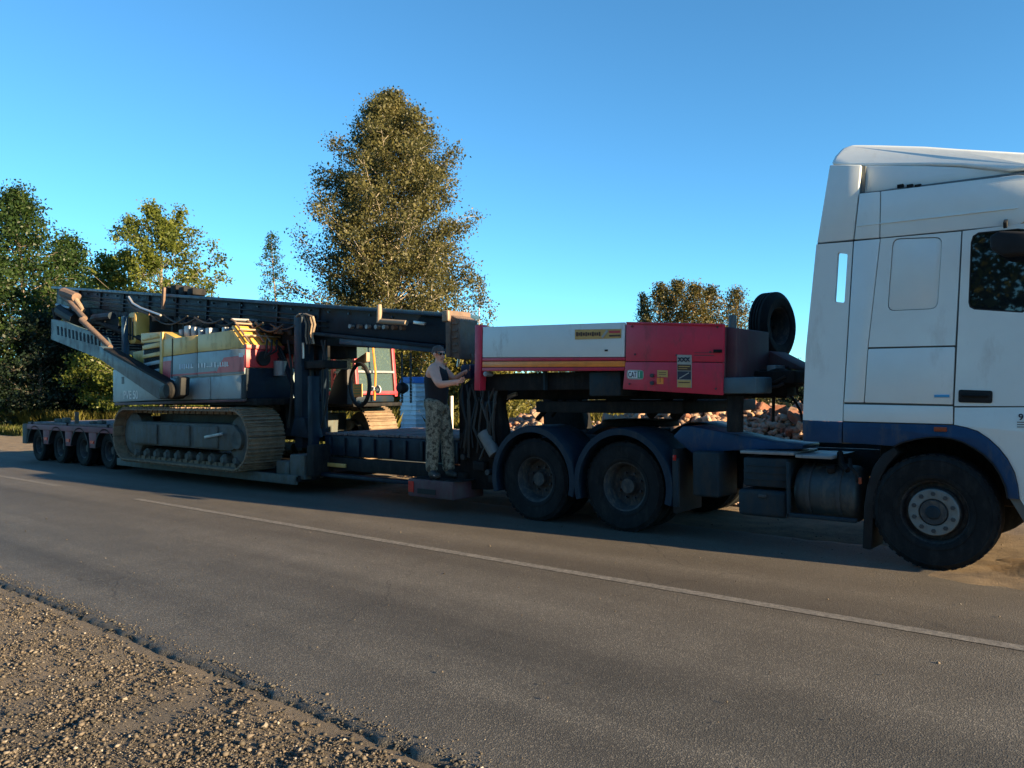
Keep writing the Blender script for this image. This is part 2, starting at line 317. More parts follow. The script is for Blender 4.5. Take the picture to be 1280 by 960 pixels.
def ground_mat():
    m = bpy.data.materials.new('gravel_and_verge'); m.use_nodes = True; t = m.node_tree; n = t.nodes; L = t.links; b = n['Principled BSDF']; b.inputs['Roughness'].default_value = 0.95
    g = n.new('ShaderNodeNewGeometry'); sp = n.new('ShaderNodeSeparateXYZ'); L.new(g.outputs['Position'], sp.inputs[0])
    def N(scale, det=8, rg=0.65):
        q = n.new('ShaderNodeTexNoise'); q.inputs['Scale'].default_value = scale; q.inputs['Detail'].default_value = det; q.inputs['Roughness'].default_value = rg; L.new(g.outputs['Position'], q.inputs['Vector']); return q
    def ramp(src, st):
        st = [(p_, tuple(v_*.58 for v_ in q_)) for p_, q_ in st]
        c = n.new('ShaderNodeValToRGB'); e = c.color_ramp.elements; e[0].position = st[0][0]; e[0].color = (*st[0][1], 1); e[1].position = st[-1][0]; e[1].color = (*st[-1][1], 1)
        for p, q in st[1:-1]: k = e.new(p); k.color = (*q, 1)
        L.new(src, c.inputs[0]); return c
    def mix(fac, a, c):
        x = n.new('ShaderNodeMix'); x.data_type = 'RGBA'; L.new(fac, x.inputs[0]); L.new(a, x.inputs[6]); L.new(c, x.inputs[7]); return x.outputs[2]
    fine = ramp(N(60, 12, .85).outputs['Fac'], [(0.36, (0.07, 0.06, 0.05)), (0.5, (0.24, 0.20, 0.155)), (0.62, (0.46, 0.39, 0.31))])
    big = ramp(N(0.9, 5).outputs['Fac'], [(0.35, (0.17, 0.155, 0.14)), (0.62, (0.40, 0.31, 0.22))])
    grav = mix(N(5, 6).outputs['Fac'], fine.outputs[0], big.outputs[0])
    sand = ramp(N(3, 9, .7).outputs['Fac'], [(0.3, (0.17, 0.12, 0.08)), (0.55, (0.36, 0.26, 0.16)), (0.75, (0.46, 0.35, 0.22))])
    gra = ramp(N(1.3, 9, .7).outputs['Fac'], [(0.35, (0.05, 0.075, 0.025)), (0.5, (0.10, 0.12, 0.04)), (0.7, (0.22, 0.19, 0.09))])
    wob = N(0.5, 5); ad = n.new('ShaderNodeMath'); ad.operation = 'MULTIPLY_ADD'; ad.inputs[1].default_value = 3; L.new(wob.outputs['Fac'], ad.inputs[0]); L.new(sp.outputs['Y'], ad.inputs[2])
    def step(a, c_):
        r = n.new('ShaderNodeMapRange'); r.inputs[1].default_value = a; r.inputs[2].default_value = c_; r.clamp = True; L.new(ad.outputs[0], r.inputs[0]); return r.outputs[0]
    o1 = mix(step(5, 6), grav, sand.outputs[0]); o2 = mix(step(13.2, 14.6), o1, gra.outputs[0])
    L.new(o2, b.inputs['Base Color'])
    bp = n.new('ShaderNodeBump'); bp.inputs['Strength'].default_value = 1.0; bp.inputs['Distance'].default_value = 0.035; L.new(N(45, 12, .8).outputs['Fac'], bp.inputs['Height']); L.new(bp.outputs[0], b.inputs['Normal'])
    return m
gm = ground_mat()
g = ground_sheet().build('ground', gm, None, kind='structure', wloc=(0, 0, 0), smooth=60)

def asphalt_mat(dark=0.6):
    m = bpy.data.materials.new('asphalt'); m.use_nodes = True; t = m.node_tree; n = t.nodes; L = t.links; b = n['Principled BSDF']
    b.inputs['Roughness'].default_value = 0.7; b.inputs['Specular IOR Level'].default_value = 0.35
    g = n.new('ShaderNodeNewGeometry'); sp = n.new('ShaderNodeSeparateXYZ'); L.new(g.outputs['Position'], sp.inputs[0])
    vo = n.new('ShaderNodeTexVoronoi'); vo.inputs['Scale'].default_value = 130; L.new(g.outputs['Position'], vo.inputs['Vector'])
    nf = n.new('ShaderNodeTexNoise'); nf.inputs['Scale'].default_value = 120; nf.inputs['Detail'].default_value = 8; nf.inputs['Roughness'].default_value = 0.8; L.new(g.outputs['Position'], nf.inputs['Vector'])
    mp = n.new('ShaderNodeMapping'); mp.inputs['Scale'].default_value = (0.07, 1.1, 1); L.new(g.outputs['Position'], mp.inputs[0])
    nb = n.new('ShaderNodeTexNoise'); nb.inputs['Scale'].default_value = 1.3; nb.inputs['Detail'].default_value = 7; L.new(mp.outputs[0], nb.inputs['Vector'])
    ns = n.new('ShaderNodeTexNoise'); ns.inputs['Scale'].default_value = 2.2; ns.inputs['Detail'].default_value = 8; L.new(g.outputs['Position'], ns.inputs['Vector'])
    cr = n.new('ShaderNodeValToRGB'); e = cr.color_ramp.elements; e[0].position = 0.32; e[0].color = (0.045*dark, 0.044*dark, 0.041*dark, 1); e[1].position = 0.68; e[1].color = (0.175*dark, 0.162*dark, 0.14*dark, 1)
    L.new(nf.outputs['Fac'], cr.inputs[0])
    # paler grains
    pv = n.new('ShaderNodeMapRange'); pv.inputs[1].default_value = 0.72; pv.inputs[2].default_value = 0.95; sepc = n.new('ShaderNodeSeparateColor'); L.new(vo.outputs['Color'], sepc.inputs[0]); L.new(sepc.outputs[0], pv.inputs[0]); pv.inputs[4].default_value = 0.5
    mx = n.new('ShaderNodeMix'); mx.data_type = 'RGBA'; L.new(pv.outputs[0], mx.inputs[0]); L.new(cr.outputs[0], mx.inputs[6]); mx.inputs[7].default_value = (0.36*dark, 0.33*dark, 0.28*dark, 1)
    # long wear bands
    r1 = n.new('ShaderNodeMapRange'); r1.inputs[1].default_value = 0.3; r1.inputs[2].default_value = 0.7; r1.inputs[3].default_value = 0.62; r1.inputs[4].default_value = 1.35; L.new(nb.outputs['Fac'], r1.inputs[0])
    r2 = n.new('ShaderNodeMapRange'); r2.inputs[1].default_value = 0.3; r2.inputs[2].default_value = 0.7; r2.inputs[3].default_value = 0.88; r2.inputs[4].default_value = 1.12; L.new(ns.outputs['Fac'], r2.inputs[0])
    # sandy dust towards the far lane and the side the lorry stands on
    r3 = n.new('ShaderNodeMapRange'); r3.inputs[1].default_value = 3.6; r3.inputs[2].default_value = 6.6; r3.inputs[3].default_value = 0.0; r3.inputs[4].default_value = 0.3; L.new(sp.outputs['Y'], r3.inputs[0])
    m1 = n.new('ShaderNodeMath'); m1.operation = 'MULTIPLY'; L.new(r1.outputs[0], m1.inputs[0]); L.new(r2.outputs[0], m1.inputs[1])
    vm = n.new('ShaderNodeVectorMath'); vm.operation = 'SCALE'; L.new(mx.outputs[2], vm.inputs[0]); L.new(m1.outputs[0], vm.inputs['Scale'])
    du = n.new('ShaderNodeMix'); du.data_type = 'RGBA'; L.new(r3.outputs[0], du.inputs[0]); L.new(vm.outputs[0], du.inputs[6]); du.inputs[7].default_value = (0.15, 0.115, 0.082, 1)
    # thin branching cracks, only in places
    wv = n.new('ShaderNodeTexNoise'); wv.inputs['Scale'].default_value = 2.5; wv.inputs['Detail'].default_value = 5; L.new(g.outputs['Position'], wv.inputs['Vector'])
    wa = n.new('ShaderNodeVectorMath'); wa.operation = 'MULTIPLY_ADD'; wa.inputs[1].default_value = (.5, .5, 0); L.new(wv.outputs['Color'], wa.inputs[0]); L.new(g.outputs['Position'], wa.inputs[2])
    vc = n.new('ShaderNodeTexVoronoi'); vc.feature = 'DISTANCE_TO_EDGE'; vc.inputs['Scale'].default_value = .55; L.new(wa.outputs[0], vc.inputs['Vector'])
    rc = n.new('ShaderNodeMapRange'); rc.inputs[1].default_value = 0.0; rc.inputs[2].default_value = 0.006; rc.inputs[3].default_value = 1; rc.inputs[4].default_value = 0; L.new(vc.outputs['Distance'], rc.inputs[0])
    nk = n.new('ShaderNodeTexNoise'); nk.inputs['Scale'].default_value = .45; L.new(g.outputs['Position'], nk.inputs['Vector'])
    rk = n.new('ShaderNodeMapRange'); rk.inputs[1].default_value = .52; rk.inputs[2].default_value = .62; rk.inputs[4].default_value = .7; L.new(nk.outputs['Fac'], rk.inputs[0])
    mk = n.new('ShaderNodeMath'); mk.operation = 'MULTIPLY'; L.new(rc.outputs[0], mk.inputs[0]); L.new(rk.outputs[0], mk.inputs[1])
    ck = n.new('ShaderNodeMix'); ck.data_type = 'RGBA'; L.new(mk.outputs[0], ck.inputs[0]); L.new(du.outputs[2], ck.inputs[6]); ck.inputs[7].default_value = (.02, .019, .017, 1)
    L.new(ck.outputs[2], b.inputs['Base Color'])
    bp = n.new('ShaderNodeBump'); bp.inputs['Strength'].default_value = 0.5; bp.inputs['Distance'].default_value = 0.006; L.new(vo.outputs['Distance'], bp.inputs['Height'])
    b2 = n.new('ShaderNodeBump'); b2.inputs['Strength'].default_value = 0.35; b2.inputs['Distance'].default_value = 0.006; L.new(nf.outputs['Fac'], b2.inputs['Height']); L.new(bp.outputs[0], b2.inputs['Normal'])
    L.new(b2.outputs[0], b.inputs['Normal']); return m
M_asph = asphalt_mat(); M_crumb = asphalt_mat(.45)
def road():
    m = MB(); xs = [-3000,-600,-200,-100,-60,-45] + list(np.arange(-35, -12, 0.5)) + list(np.arange(-12, 3, 0.05)) + list(np.arange(3, 12, .5)) + [20, 60, 300, 3000]
    v = []; f = []
    for x in xs:
        e = 2.52 + 0.035*nz(x, 0, 7, 1.1) + (0.03*nz(x, 0, 9, 7) + 0.02*nz(x, 0, 11, 22) if abs(x) < 13 else 0)
        e2 = 8.75 - 1.2*min(1, max(0, (x+2.3)/.9))**2*(3-2*min(1, max(0, (x+2.3)/.9))) + 0.18*nz(x, 1, 7, .8) + 0.06*nz(x, 1, 9, 5)
        v += [(x, e-.05-.02*nz(x, 3, 1, 12), -0.09), (x, e-.012, -0.012), (x, e+.03, 0), (x, 2.72, .001), (x, 2.85, .002), (x, 5.7, 0.02), (x, min(7.05, e2-.25), .006), (x, e2-.12, .002), (x, e2, 0), (x, e2+.08, -.05)]
    for i in range(len(xs)-1):
        for j in range(9): f.append((i*10+j, i*10+10+j, i*10+11+j, i*10+1+j))
    m.v = v; m.f = f; return m
road().build('road', M_asph, None, kind='structure', wloc=(0, 0, 0), smooth=50)
# painted centre line: long dashes, worn
def worn_white():
    m = mat('worn_road_paint', (0.22, 0.20, 0.175), 0.8, var=0.2, scale=10, dirt=(0.065, 0.06, 0.055), dirt_amt=0.8, bump=0.3, bscale=90); return m
M_line = worn_white()
def zr(y): return (y-2.55)/(5.7-2.55)*0.02 if y < 5.7 else 0.02-(y-5.7)/3.05*0.02
def line_strip(x0, x1, name):
    m = MB(); k = max(2, int((x1-x0)/.3)); v = []; f = []
    for i in range(k+1):
        x = x0+(x1-x0)*i/k; j = 0.006*nz(x, 0, 4, 9)
        v += [(x, 5.71+j, zr(5.71)+.004), (x, 5.83+j, zr(5.83)+.004)]
    for i in range(k): f.append((2*i, 2*i+2, 2*i+3, 2*i+1))
    m.v = v; m.f = f
    return m.build(name, M_line, None, kind='structure', smooth=60)
line_strip(-12.5, 14, 'road_marking')
for a in (-20, -28, -36, -44, -52): line_strip(a, a+4.6, 'road_marking')

# loose stones on the near shoulder
rng = np.random.default_rng(5)
ICO_V = np.array([(0,0,-1),(.72,-.53,-.45),(-.28,-.85,-.45),(-.89,0,-.45),(-.28,.85,-.45),(.72,.53,-.45),(.28,-.85,.45),(-.72,-.53,.45),(-.72,.53,.45),(.28,.85,.45),(.89,0,.45),(0,0,1)])
ICO_F = [(0,1,2),(1,0,5),(0,2,3),(0,3,4),(0,4,5),(1,5,10),(2,1,6),(3,2,7),(4,3,8),(5,4,9),(1,10,6),(2,6,7),(3,7,8),(4,8,9),(5,9,10),(6,10,11),(7,6,11),(8,7,11),(9,8,11),(10,9,11)]
OCT_V = np.array([(1,0,0),(0,1,0),(-1,0,0),(0,-1,0),(0,0,1.0),(0,0,-1)]); OCT_F = [(0,1,4),(1,2,4),(2,3,4),(3,0,4),(1,0,5),(2,1,5),(3,2,5),(0,3,5)]
def rot_rand(N, rng):
    q = rng.normal(size=(N, 4)); q /= np.linalg.norm(q, axis=1)[:, None]; w_, x, y, z = q.T
    return np.stack([np.stack([1-2*(y*y+z*z), 2*(x*y-z*w_), 2*(x*z+y*w_)], 1), np.stack([2*(x*y+z*w_), 1-2*(x*x+z*z), 2*(y*z-x*w_)], 1), np.stack([2*(x*z-y*w_), 2*(y*z+x*w_), 1-2*(x*x+y*y)], 1)], 1)
def pebbles(P, size, V, rng):
    N = len(P); v = V[None]*(1+rng.normal(0, .16, (N, len(V), 3)))
    v = v*(rng.uniform(.55, 1.1, (N, 1, 3))); v = np.einsum('nij,nkj->nki', rot_rand(N, rng), v); v[:, :, 2] *= 0.7
    return v*size[:, None, None]*0.5 + P[:, None]
def stone_mat():
    m = bpy.data.materials.new('mixed_gravel_stones'); m.use_nodes = True; t = m.node_tree; n = t.nodes; b = n['Principled BSDF']; b.inputs['Roughness'].default_value = 0.85
    g = n.new('ShaderNodeNewGeometry'); c = n.new('ShaderNodeValToRGB'); e = c.color_ramp.elements
    e[0].position = 0; e[0].color = (0.03, 0.027, 0.022, 1); e[1].position = 1; e[1].color = (0.36, 0.32, 0.27, 1)
    for p, q in ((.3, (0.06, 0.05, 0.038)), (.6, (0.105, 0.085, 0.063)), (.9, (0.15, 0.12, 0.09)), (.975, (0.24, 0.21, 0.17))): k = e.new(p); k.color = (*q, 1)
    t.links.new(g.outputs['Random Per Island'], c.inputs[0]); t.links.new(c.outputs[0], b.inputs['Base Color']); return m
M_stone = stone_mat()
def near_z(x, y): return -0.05 - min(0.35, max(0, 2.2-y)*0.012) + 0.022*nz(x, y, 1, 1.7)+0.02*nz(x, y, 3, 6)
# dense where the camera is close
pts = []
while len(pts) < 90000:
    d = 1.9*math.exp(rng.uniform(0, 1.75)); px = rng.uniform(-60, 640); q = spot(px, d)
    if -6 < q.y < 2.46 and nz(q.x, q.y, 12, 1.6)+.6*nz(q.x, q.y, 13, 5)+.72 > rng.random()*1.05: pts.append((q.x, q.y))
while len(pts) < 106000:
    q = (rng.uniform(-9, 2.5), rng.uniform(-4, 2.44)); pts.append(q)
sz = np.clip(rng.lognormal(math.log(0.0078), 0.62, len(pts)), 0.003, 0.045); P = np.array([(x, y, near_z(x, y)+.004+s_*.2) for (x, y), s_ in zip(pts, sz)])
me = fast_mesh('gravel', pebbles(P, sz, OCT_V, rng), 6, M_stone, OCT_F); o = bpy.data.objects.new('gravel', me); COL.objects.link(o); o['kind'] = 'stuff'
tag(o, 'loose grey and tan gravel covering the near roadside shoulder', 'gravel')
# stray grit on the asphalt edge, far sandy verge
P = []
for i in range(2200):
    x = rng.uniform(-11, 0.5); y = 2.52 + abs(rng.normal(0, .09)); P.append((x, y, .002))
for i in range(900): P.append((rng.uniform(-12, 1), rng.uniform(2.5, 8.2), .02))
for i in range(3500):
    x = rng.uniform(-20, 3.5); y = 7.6+abs(rng.normal(0, 1.8)); P.append((x, y, .004 if y < 8.7 else .01))
P = np.array(P); sz = np.clip(rng.lognormal(math.log(0.008), 0.5, len(P)), 0.003, 0.05)
me = fast_mesh('grit', pebbles(P, sz, OCT_V, rng), 6, M_stone, OCT_F); o = bpy.data.objects.new('grit', me); COL.objects.link(o); o['kind'] = 'stuff'
tag(o, 'small stray grit scattered on the asphalt and its broken edges', 'grit')
P = []
for i in range(9000):
    x = rng.uniform(-11, 0.2); y = 2.50 + rng.normal(0, .035) + 0.035*nz(x, 0, 7, 1.1); P.append((x, y, min(.002, max(-.06, -.03+(y-2.50)*.6))))
P = np.array(P); sz = np.clip(rng.lognormal(math.log(.013), .5, len(P)), .004, .045)
me = fast_mesh('asphalt_crumbs', pebbles(P, sz, OCT_V, rng), 6, M_crumb, OCT_F); o = bpy.data.objects.new('asphalt_crumbs', me); COL.objects.link(o); o['kind'] = 'stuff'
tag(o, 'dark crumbs of broken asphalt along the near road edge', 'crumbs')
# a few larger stones one can pick out
LB = ['%s loose stone on the gravel shoulder, %s' % q for q in (('flat pale', 'nearest the middle of the shoulder'), ('round tan', 'close to the asphalt edge'), ('small pale', 'just below the round tan one'), ('small grey', 'farthest left of the larger stones'), ('broad pale', 'low in the bottom left corner'), ('angular tan', 'farthest right among the larger stones'), ('tiny white', 'beside the asphalt edge at the bottom'), ('long grey', 'next to the bottom edge of the picture'), ('round grey', 'lowest but one in the left corner'), ('chipped tan', 'midway along the shoulder'), ('half buried', 'up by the road edge'), ('thin pale', 'on the open asphalt'))]
for i, (px, py, s) in enumerate([(155,868,.06),(237,826,.045),(262,840,.035),(62,800,.04),(18,935,.05),(330,905,.05),(447,941,.045),(420,880,.03),(95,905,.04),(300,800,.03),(205,760,.035),(440,714,.03)]):
    d = FWD*1000 + RGT*(px-640) - UP*(py-480); p = Vector((0, 0, EYE)) + d*(-EYE-.03)/d.z if py > 800 or px < 240 else None
    if p is None or p.y > 2.4: continue
    b = pebbles(np.array([[0, 0, 0.]]), np.array([s]), ICO_V, rng)[0]
    m = MB(); m.v = [tuple(q+np.array([p.x, p.y, near_z(p.x, p.y)+s*.18])) for q in b]; m.f = ICO_F
    o = m.build('stone', M_stone, None, bevel=0.002, seg=1, smooth=20)
    tag(o, LB.pop(0), 'stone', 'larger stones on the near shoulder')

# ================================================================= WHEELS
def wheel(parent, cx, yface, cz, rad, width, rimr, style='rear', side=1, dual=False, child_nuts=10):
    """rim is the wheel part, tyre and nuts its sub-parts. side=+1: visible face looks to -Y"""
    s = side; Y = lambda d: yface + s*d
    m = MB()
    if style == 'front':
        prof = [(.04, .005), (.105, .0), (.115, .03), (.125, .045), (.205, .04), (.212, .055), (.225, .12), (rimr-.03, .13), (rimr-.012, .05), (rimr, .03), (rimr+.006, .05), (rimr-.01, .16)]
    else:
        prof = [(.0001, .10), (.085, .10), (.095, .16), (.12, .19), (.20, .20), (rimr-.05, .19), (rimr-.03, .07), (rimr-.012, .035), (rimr, .028), (rimr+.006, .05), (rimr-.01, .2)]
    if style == 'front': prof = [(.0001, .0)] + prof
    m.lathe([(r, s*h) for r, h in prof], (cx, yface, cz), (0, 1, 0), 36)
    rim = m.build('wheel', M_rimdk, parent, wloc=(cx, yface, cz), smooth=28)
    t = MB(); W = width; sh = .03*rad/.52
    prof = [(rimr-.005, .035), (rimr+.02, .012), (rimr+.05*rad/.52, .006), (rimr+.053*rad/.52, .012), (rad-.10, .0), (rad-.055, .004), (rad-.05, -.001), (rad-.03, .012), (rad-.008, .028), (rad, .05)]
    nb = 4
    for k in range(1, nb+1):
        c = .05+(W-.1)*k/(nb+1); prof += [(rad, c-.009), (rad-.014, c-.007), (rad-.014, c+.007), (rad, c+.009)]
    prof += [(rad, W-.05), (rad-.008, W-.028), (rad-.055, W-.004), (rimr+.05, W-.01), (rimr, W-.03)]
    if dual:
        p2 = [(r, h+W+.04) for r, h in prof]; prof = prof + p2
    t.lathe([(r, s*h) for r, h in prof], (cx, yface, cz), (0, 1, 0), 48)
    # shoulder lugs cut round the tread edge
    for k in range(40):
        a = 2*PI*k/40
        d = Vector((math.cos(a), 0, math.sin(a))); q = Vector((-math.sin(a), 0, math.cos(a))); c = Vector((cx, yface, cz))
        A = c + d*(rad-.006) + Vector((0, s*.018, 0)); B = c + d*(rad-.004) + Vector((0, s*.062, 0))
        t.bar(A, B, .05*rad/.52, .012, up=tuple(d))
    t.build('tyre', M_tyre, rim, smooth=30)
    if style == 'front':
        n0 = None
        for k in range(10):
            a = 2*PI*(k+.5)/10; p = (cx+.165*math.cos(a), yface+s*.03, cz+.165*math.sin(a))
            if n0 is None:
                mm = MB(); mm.cyl((p[0], p[1]+.012, p[2]), (p[0], p[1]-s*.03, p[2]), .026, .019, 6); n0 = mm.build('wheel_nut', M_nut, rim, wloc=p)
            else: inst(n0, p, rim)
        mm = MB(); mm.lathe([(.118, .02), (.124, .012), (.20, .010), (.207, .018), (.207, .05), (.118, .05)], (cx, yface, cz), (0, s, 0), 36); mm.build('hub_ring', M_rim, rim, smooth=28)
        mm = MB(); mm.lathe([(.0001, -.012), (.05, -.012), (.062, 0), (.062, .02)], (cx, yface, cz), (0, 1, 0), 20); mm.build('hub_cap', M_bluedk, rim)
    else:
        n0 = None
        for k in range(8):
            a = 2*PI*(k+.5)/8; p = (cx+.15*rimr/.28*math.cos(a), yface+s*.175, cz+.15*rimr/.28*math.sin(a))
            if n0 is None:
                mm = MB(); mm.cyl(p, (p[0], p[1]-s*.03, p[2]), .017, .014, 6); n0 = mm.build('wheel_nut', M_nut, rim, wloc=p)
            else: inst(n0, p, rim)
    return rim

# ================================================================= THE LORRY (tractor unit)
TY = 7.85; FY = 10.35
truck = thing('lorry', 'white cabbed articulated lorry tractor with blue skirt and blue mudguards parked at the right', 'lorry', (-3.5, 9.1, 0))
for x in (-1.72, ):
    wheel(truck, x, TY+.0, .515, .515, .30, .285, 'front', 1); wheel(truck, x, FY, .515, .515, .30, .285, 'front', -1)
for x in (-4.96, -6.27):
    wheel(truck, x, TY+.03, .52, .52, .28, .285, 'rear', 1, dual=True); wheel(truck, x, FY-.03, .52, .52, .28, .285, 'rear', -1, dual=True)
# cab shell
AC = Vector((at(1167, 640, TY).x, 0, at(1167, 640, TY).z))
rear = XZ([(1054, 552), (1074, 240)], TY)
arch_in = XZ([(1117,558),(1128,553),(1146,548.5),(1160,546.5),(1175,546),(1190,548),(1204,552.5),(1218,560),(1230,568),(1242,580),(1251,594),(1257,608),(1260,623)], TY)
body = [(rear[0][0], rear[0][1]), (rear[1][0], rear[1][1]), (-1.0, 3.43), (-.78, 3.36), (-.60, 2.95), (-.40, 2.0), (-.34, 1.55), (-.33, .38), (-.98, .38)] + arch_in[::-1]
m = MB(); m.prism(body, TY+.03, FY-.03)
core = m.build('cab', M_whited, truck, bevel=.02)
def panel(name, px, thick=.028, m_=M_white, off=0.0, bevel=.007, parent=truck, world=False, label=None, holes=(), Yb=TY):
    q = px if world else XZ(px, Yb)
    mm = MB(); mm.prism(q, Yb-off, Yb-off+thick, holes=[h if world else XZ(h, Yb) for h in holes])
    return mm.build(name, m_, parent, bevel=0 if holes else bevel, smooth=30, label=label)
# upper cab side, two pressings
panel('roof_panel', [(1074.5,242),(1100,239.5),(1099,297),(1068,299.5)], off=.004)
pr = XZ([(1101,239.3),(1272,218.5)], TY); pb = XZ([(1100,297),(1272,280.5)], TY)
panel('roof_panel', [pb[0], pr[0], pr[1], (-.80, 3.33), (-.76, 3.10), pb[1]], off=.0, world=True)
# crease running along the roof panel
c0 = at(1070, 283, TY); c1 = at(1272, 260, TY); mm = MB(); mm.bar((c0.x, TY-.004, c0.z), (c1.x, TY-.004, c1.z), .014, .010); mm.build('trim_line', M_white, truck, bevel=.003)
panel('pillar_panel', [(1067.5,301.5),(1100,298.5),(1084.5,434),(1079.5,503),(1054.8,503),(1055.5,498)], off=.004)
bl = rr_px(1110, 299, 1177, 389, 12)
bl = rquad([(1116,298),(1178,296),(1172,386),(1109,389)], .15, 4)
panel('sleeper_panel', [(1101,298.3),(1201.5,289.3),(1193.8,431.5),(1085.5,434)], off=0.0, holes=[bl])
blb = rquad([(1116.6,299),(1177.4,297),(1171.4,385.3),(1109.8,388.2)], .15, 4)
panel('blanked_window', blb, off=-.006, thick=.02, bevel=.004)
panel('locker_hatch', [(1085,436),(1193.7,433.6),(1190.8,505.8),(1080.5,503.2)], off=.002, bevel=.010)
panel('lower_panel', [(1054.5,505.2),(1191,508),(1191,530.4),(1054,526.6)], off=.002)
panel('badge', [(1168,493.5),(1187,493.5),(1187,496.8),(1168,496.8)], off=.008, thick=.006, m_=M_badge, bevel=.001)
# blue skirt with the wheel arch rim
band_o = XZ([(1054,527.8),(1192.5,531.6),(1208,535),(1221.7,539.5),(1236,549),(1248,560),(1259,574),(1268,591),(1272,607),(1274,624)], TY)
band = [XZ([(1054,553)], TY)[0]] + XZ([(1117,557.5)], TY) + arch_in[1:] + band_o[::-1]
mm = MB(); mm.prism(band, TY-.012, TY+.02); mm.build('skirt', M_blue, truck, bevel=.005)
mm = MB()   # dark lip and inner liner of the arch
for i in range(len(arch_in)-1):
    a, b = arch_in[i], arch_in[i+1]; mm.bar((a[0], TY+.30, a[1]), (b[0], TY+.30, b[1]), .64, .012, up=(0, 0, 1))
mm.build('wheel_arch_liner', M_black, truck)
panel('side_marker_lamp', [(1168,533.5),(1184,534),(1184,539.5),(1168,539)], off=.024, thick=.015, m_=M_lamp_o, bevel=.003)
# door
dtop = XZ([(1203.5,289)], TY)[0]; dbot = XZ([(1193,507.5)], TY)[0]
dzb = at(1280, 507.6, TY).z
door = [dbot, dtop, (-1.0, at(1279, 279.5, TY).z), (-.82, 2.93), (-.66, 2.50), (-.50, 2.05), (-.47, dzb)]
win = [(at(x, y, TY).x, at(x, y, TY).z) for x, y in [(1210.5,378),(1213.5,303),(1216,295),(1223,290.5)]] + [(-1.05, at(1272, 281.5, TY).z-.03), (-.93, 2.92), (-.72, 2.42)] + [(at(x, y, TY).x, at(x, y, TY).z) for x, y in [(1278,391),(1218,387),(1212,384)]]
win[4] = (-1.04, at(1270, 286, TY).z)
dr = panel('door', door, holes=[win], off=.004, world=True)
cx_ = sum(p[0] for p in win)/len(win); cz_ = sum(p[1] for p in win)/len(win)
shr = lambda k: [(cx_+(x-cx_)*k, cz_+(z-cz_)*k) for x, z in win]
mm = MB(); mm.prism(shr(1.0), TY-.001, TY+.022, holes=[shr(.965)]); mm.build('window_seal', M_black, dr)
mm = MB(); mm.prism(shr(.97), TY+.012, TY+.018); mm.build('window', M_glass, dr)
hb = rquad([(1198.5,487),(1241,488.5),(1240.5,504),(1198,503)], .18, 3)
mm = MB(); mm.prism(XZ(hb, TY), TY-.012, TY+.01); hd = mm.build('handle_recess', M_black, dr, bevel=.003)
a = at(1202, 494, TY); b = at(1236, 495, TY); mm = MB(); mm.bar((a.x, TY-.022, a.z), (b.x, TY-.022, b.z), .022, .018); mm.build('handle', M_chassis, hd, bevel=.005)
# wing behind the front wheel line: white lower front quarter
fw = [(-.50, dzb-.006), (at(1193.4,509.5,TY).x, at(1193.4,509.5,TY).z), XZ([(1192.8,530.6)], TY)[0]] + [(p[0]+.004*(i > 0), p[1]+.006) for i, p in enumerate(band_o[1:])] + [(-.96, .50), (-.50, .45), (-.47, 1.2)]
panel('front_wing', fw, world=True, off=.0, bevel=.006)
wingtxt = at(1273, 522, TY)
text('9', (wingtxt.x, TY-.004, wingtxt.z-.02), .075, M_ink, truck)
mm = MB()
for k, zz in enumerate((-.035, -.055, -.075)): mm.box(wingtxt.x-.01, wingtxt.x+.10, TY-.004, TY-.001, wingtxt.z+zz-.006, wingtxt.z+zz)
mm.build('sticker_lines', M_ink, truck)
# front face pieces (seen only from the side)
mm = MB(); mm.prism([(-.36,.36),(-.36,.95),(-.27,.93),(-.25,.40)], TY-.01, FY+.01); mm.build('bumper', M_blue, truck, bevel=.03)
mm = MB(); mm.add([(-.575,TY+.12,2.92),(-.575,FY-.12,2.92),(-.375,FY-.12,1.98),(-.375,TY+.12,1.98)], [(0,1,2,3)]); mm.build('windscreen', M_glass, truck)
# steps below the door
mm = MB(); mm.box(-.95, -.48, TY-.02, TY+.25, .36, .42); mm.box(-.94, -.48, TY-.01, TY+.2, .60, .64); mm.build('step', M_black, truck, bevel=.01)
# mirror hanging above the door window
a = at(1254, 286, TY-.12)
mm = MB(); mm.bar((a.x, TY+.03, a.z+.08), (a.x+.02, TY-.16, a.z+.02), .03, .05); mm.build('mirror_arm', M_black, truck, bevel=.006)
mp = [(at(x, y, TY-.16).x, at(x, y, TY-.16).z) for x, y in [(1238,297),(1250,290),(1290,291),(1292,318),(1255,321),(1240,313)]]
mm = MB(); mm.prism(mp, TY-.24, TY-.08); mm.build('mirror', M_black, truck, bevel=.025, seg=3)
# roof deflector with rolled lip, its lower skirt and the tall side deflector
dz = lambda l, Y: XZ(l, Y)
DT = dz([(1034,203),(1036,190),(1042,178),(1054,172.5),(1086,173.5),(1150,177),(1200,182),(1290,189)], TY+.03)
DBt = dz([(1290,212),(1262,214.5),(1200,207),(1160,205.5),(1100,206),(1060,205.5)], TY+.03)
defl = DT + [(-.80, 3.36)] + [(x, z) for x, z in DBt]
mm = MB(); mm.prism(defl, TY+.03, FY-.03); zt_ = max(z for x, z in defl)
mm.v = [(x, y+(.13 if y < 9 else -.13)*max(0, (z-(3.62-.11*(x+2.5)))/.25)**1.5 if z > 3.62-.11*(x+2.5) else y, z) for x, y, z in mm.v]
mm.build('roof_deflector', M_white, truck, bevel=.035, seg=4, smooth=60)
sk = dz([(1077,206.5),(1160,206.5),(1200,208),(1268,214.5),(1268,218.5),(1101,238.5),(1074,241)], TY+.05)
mm = MB(); mm.prism(sk, TY+.07, FY-.07); mm.build('deflector_skirt', M_white, truck, bevel=.02)
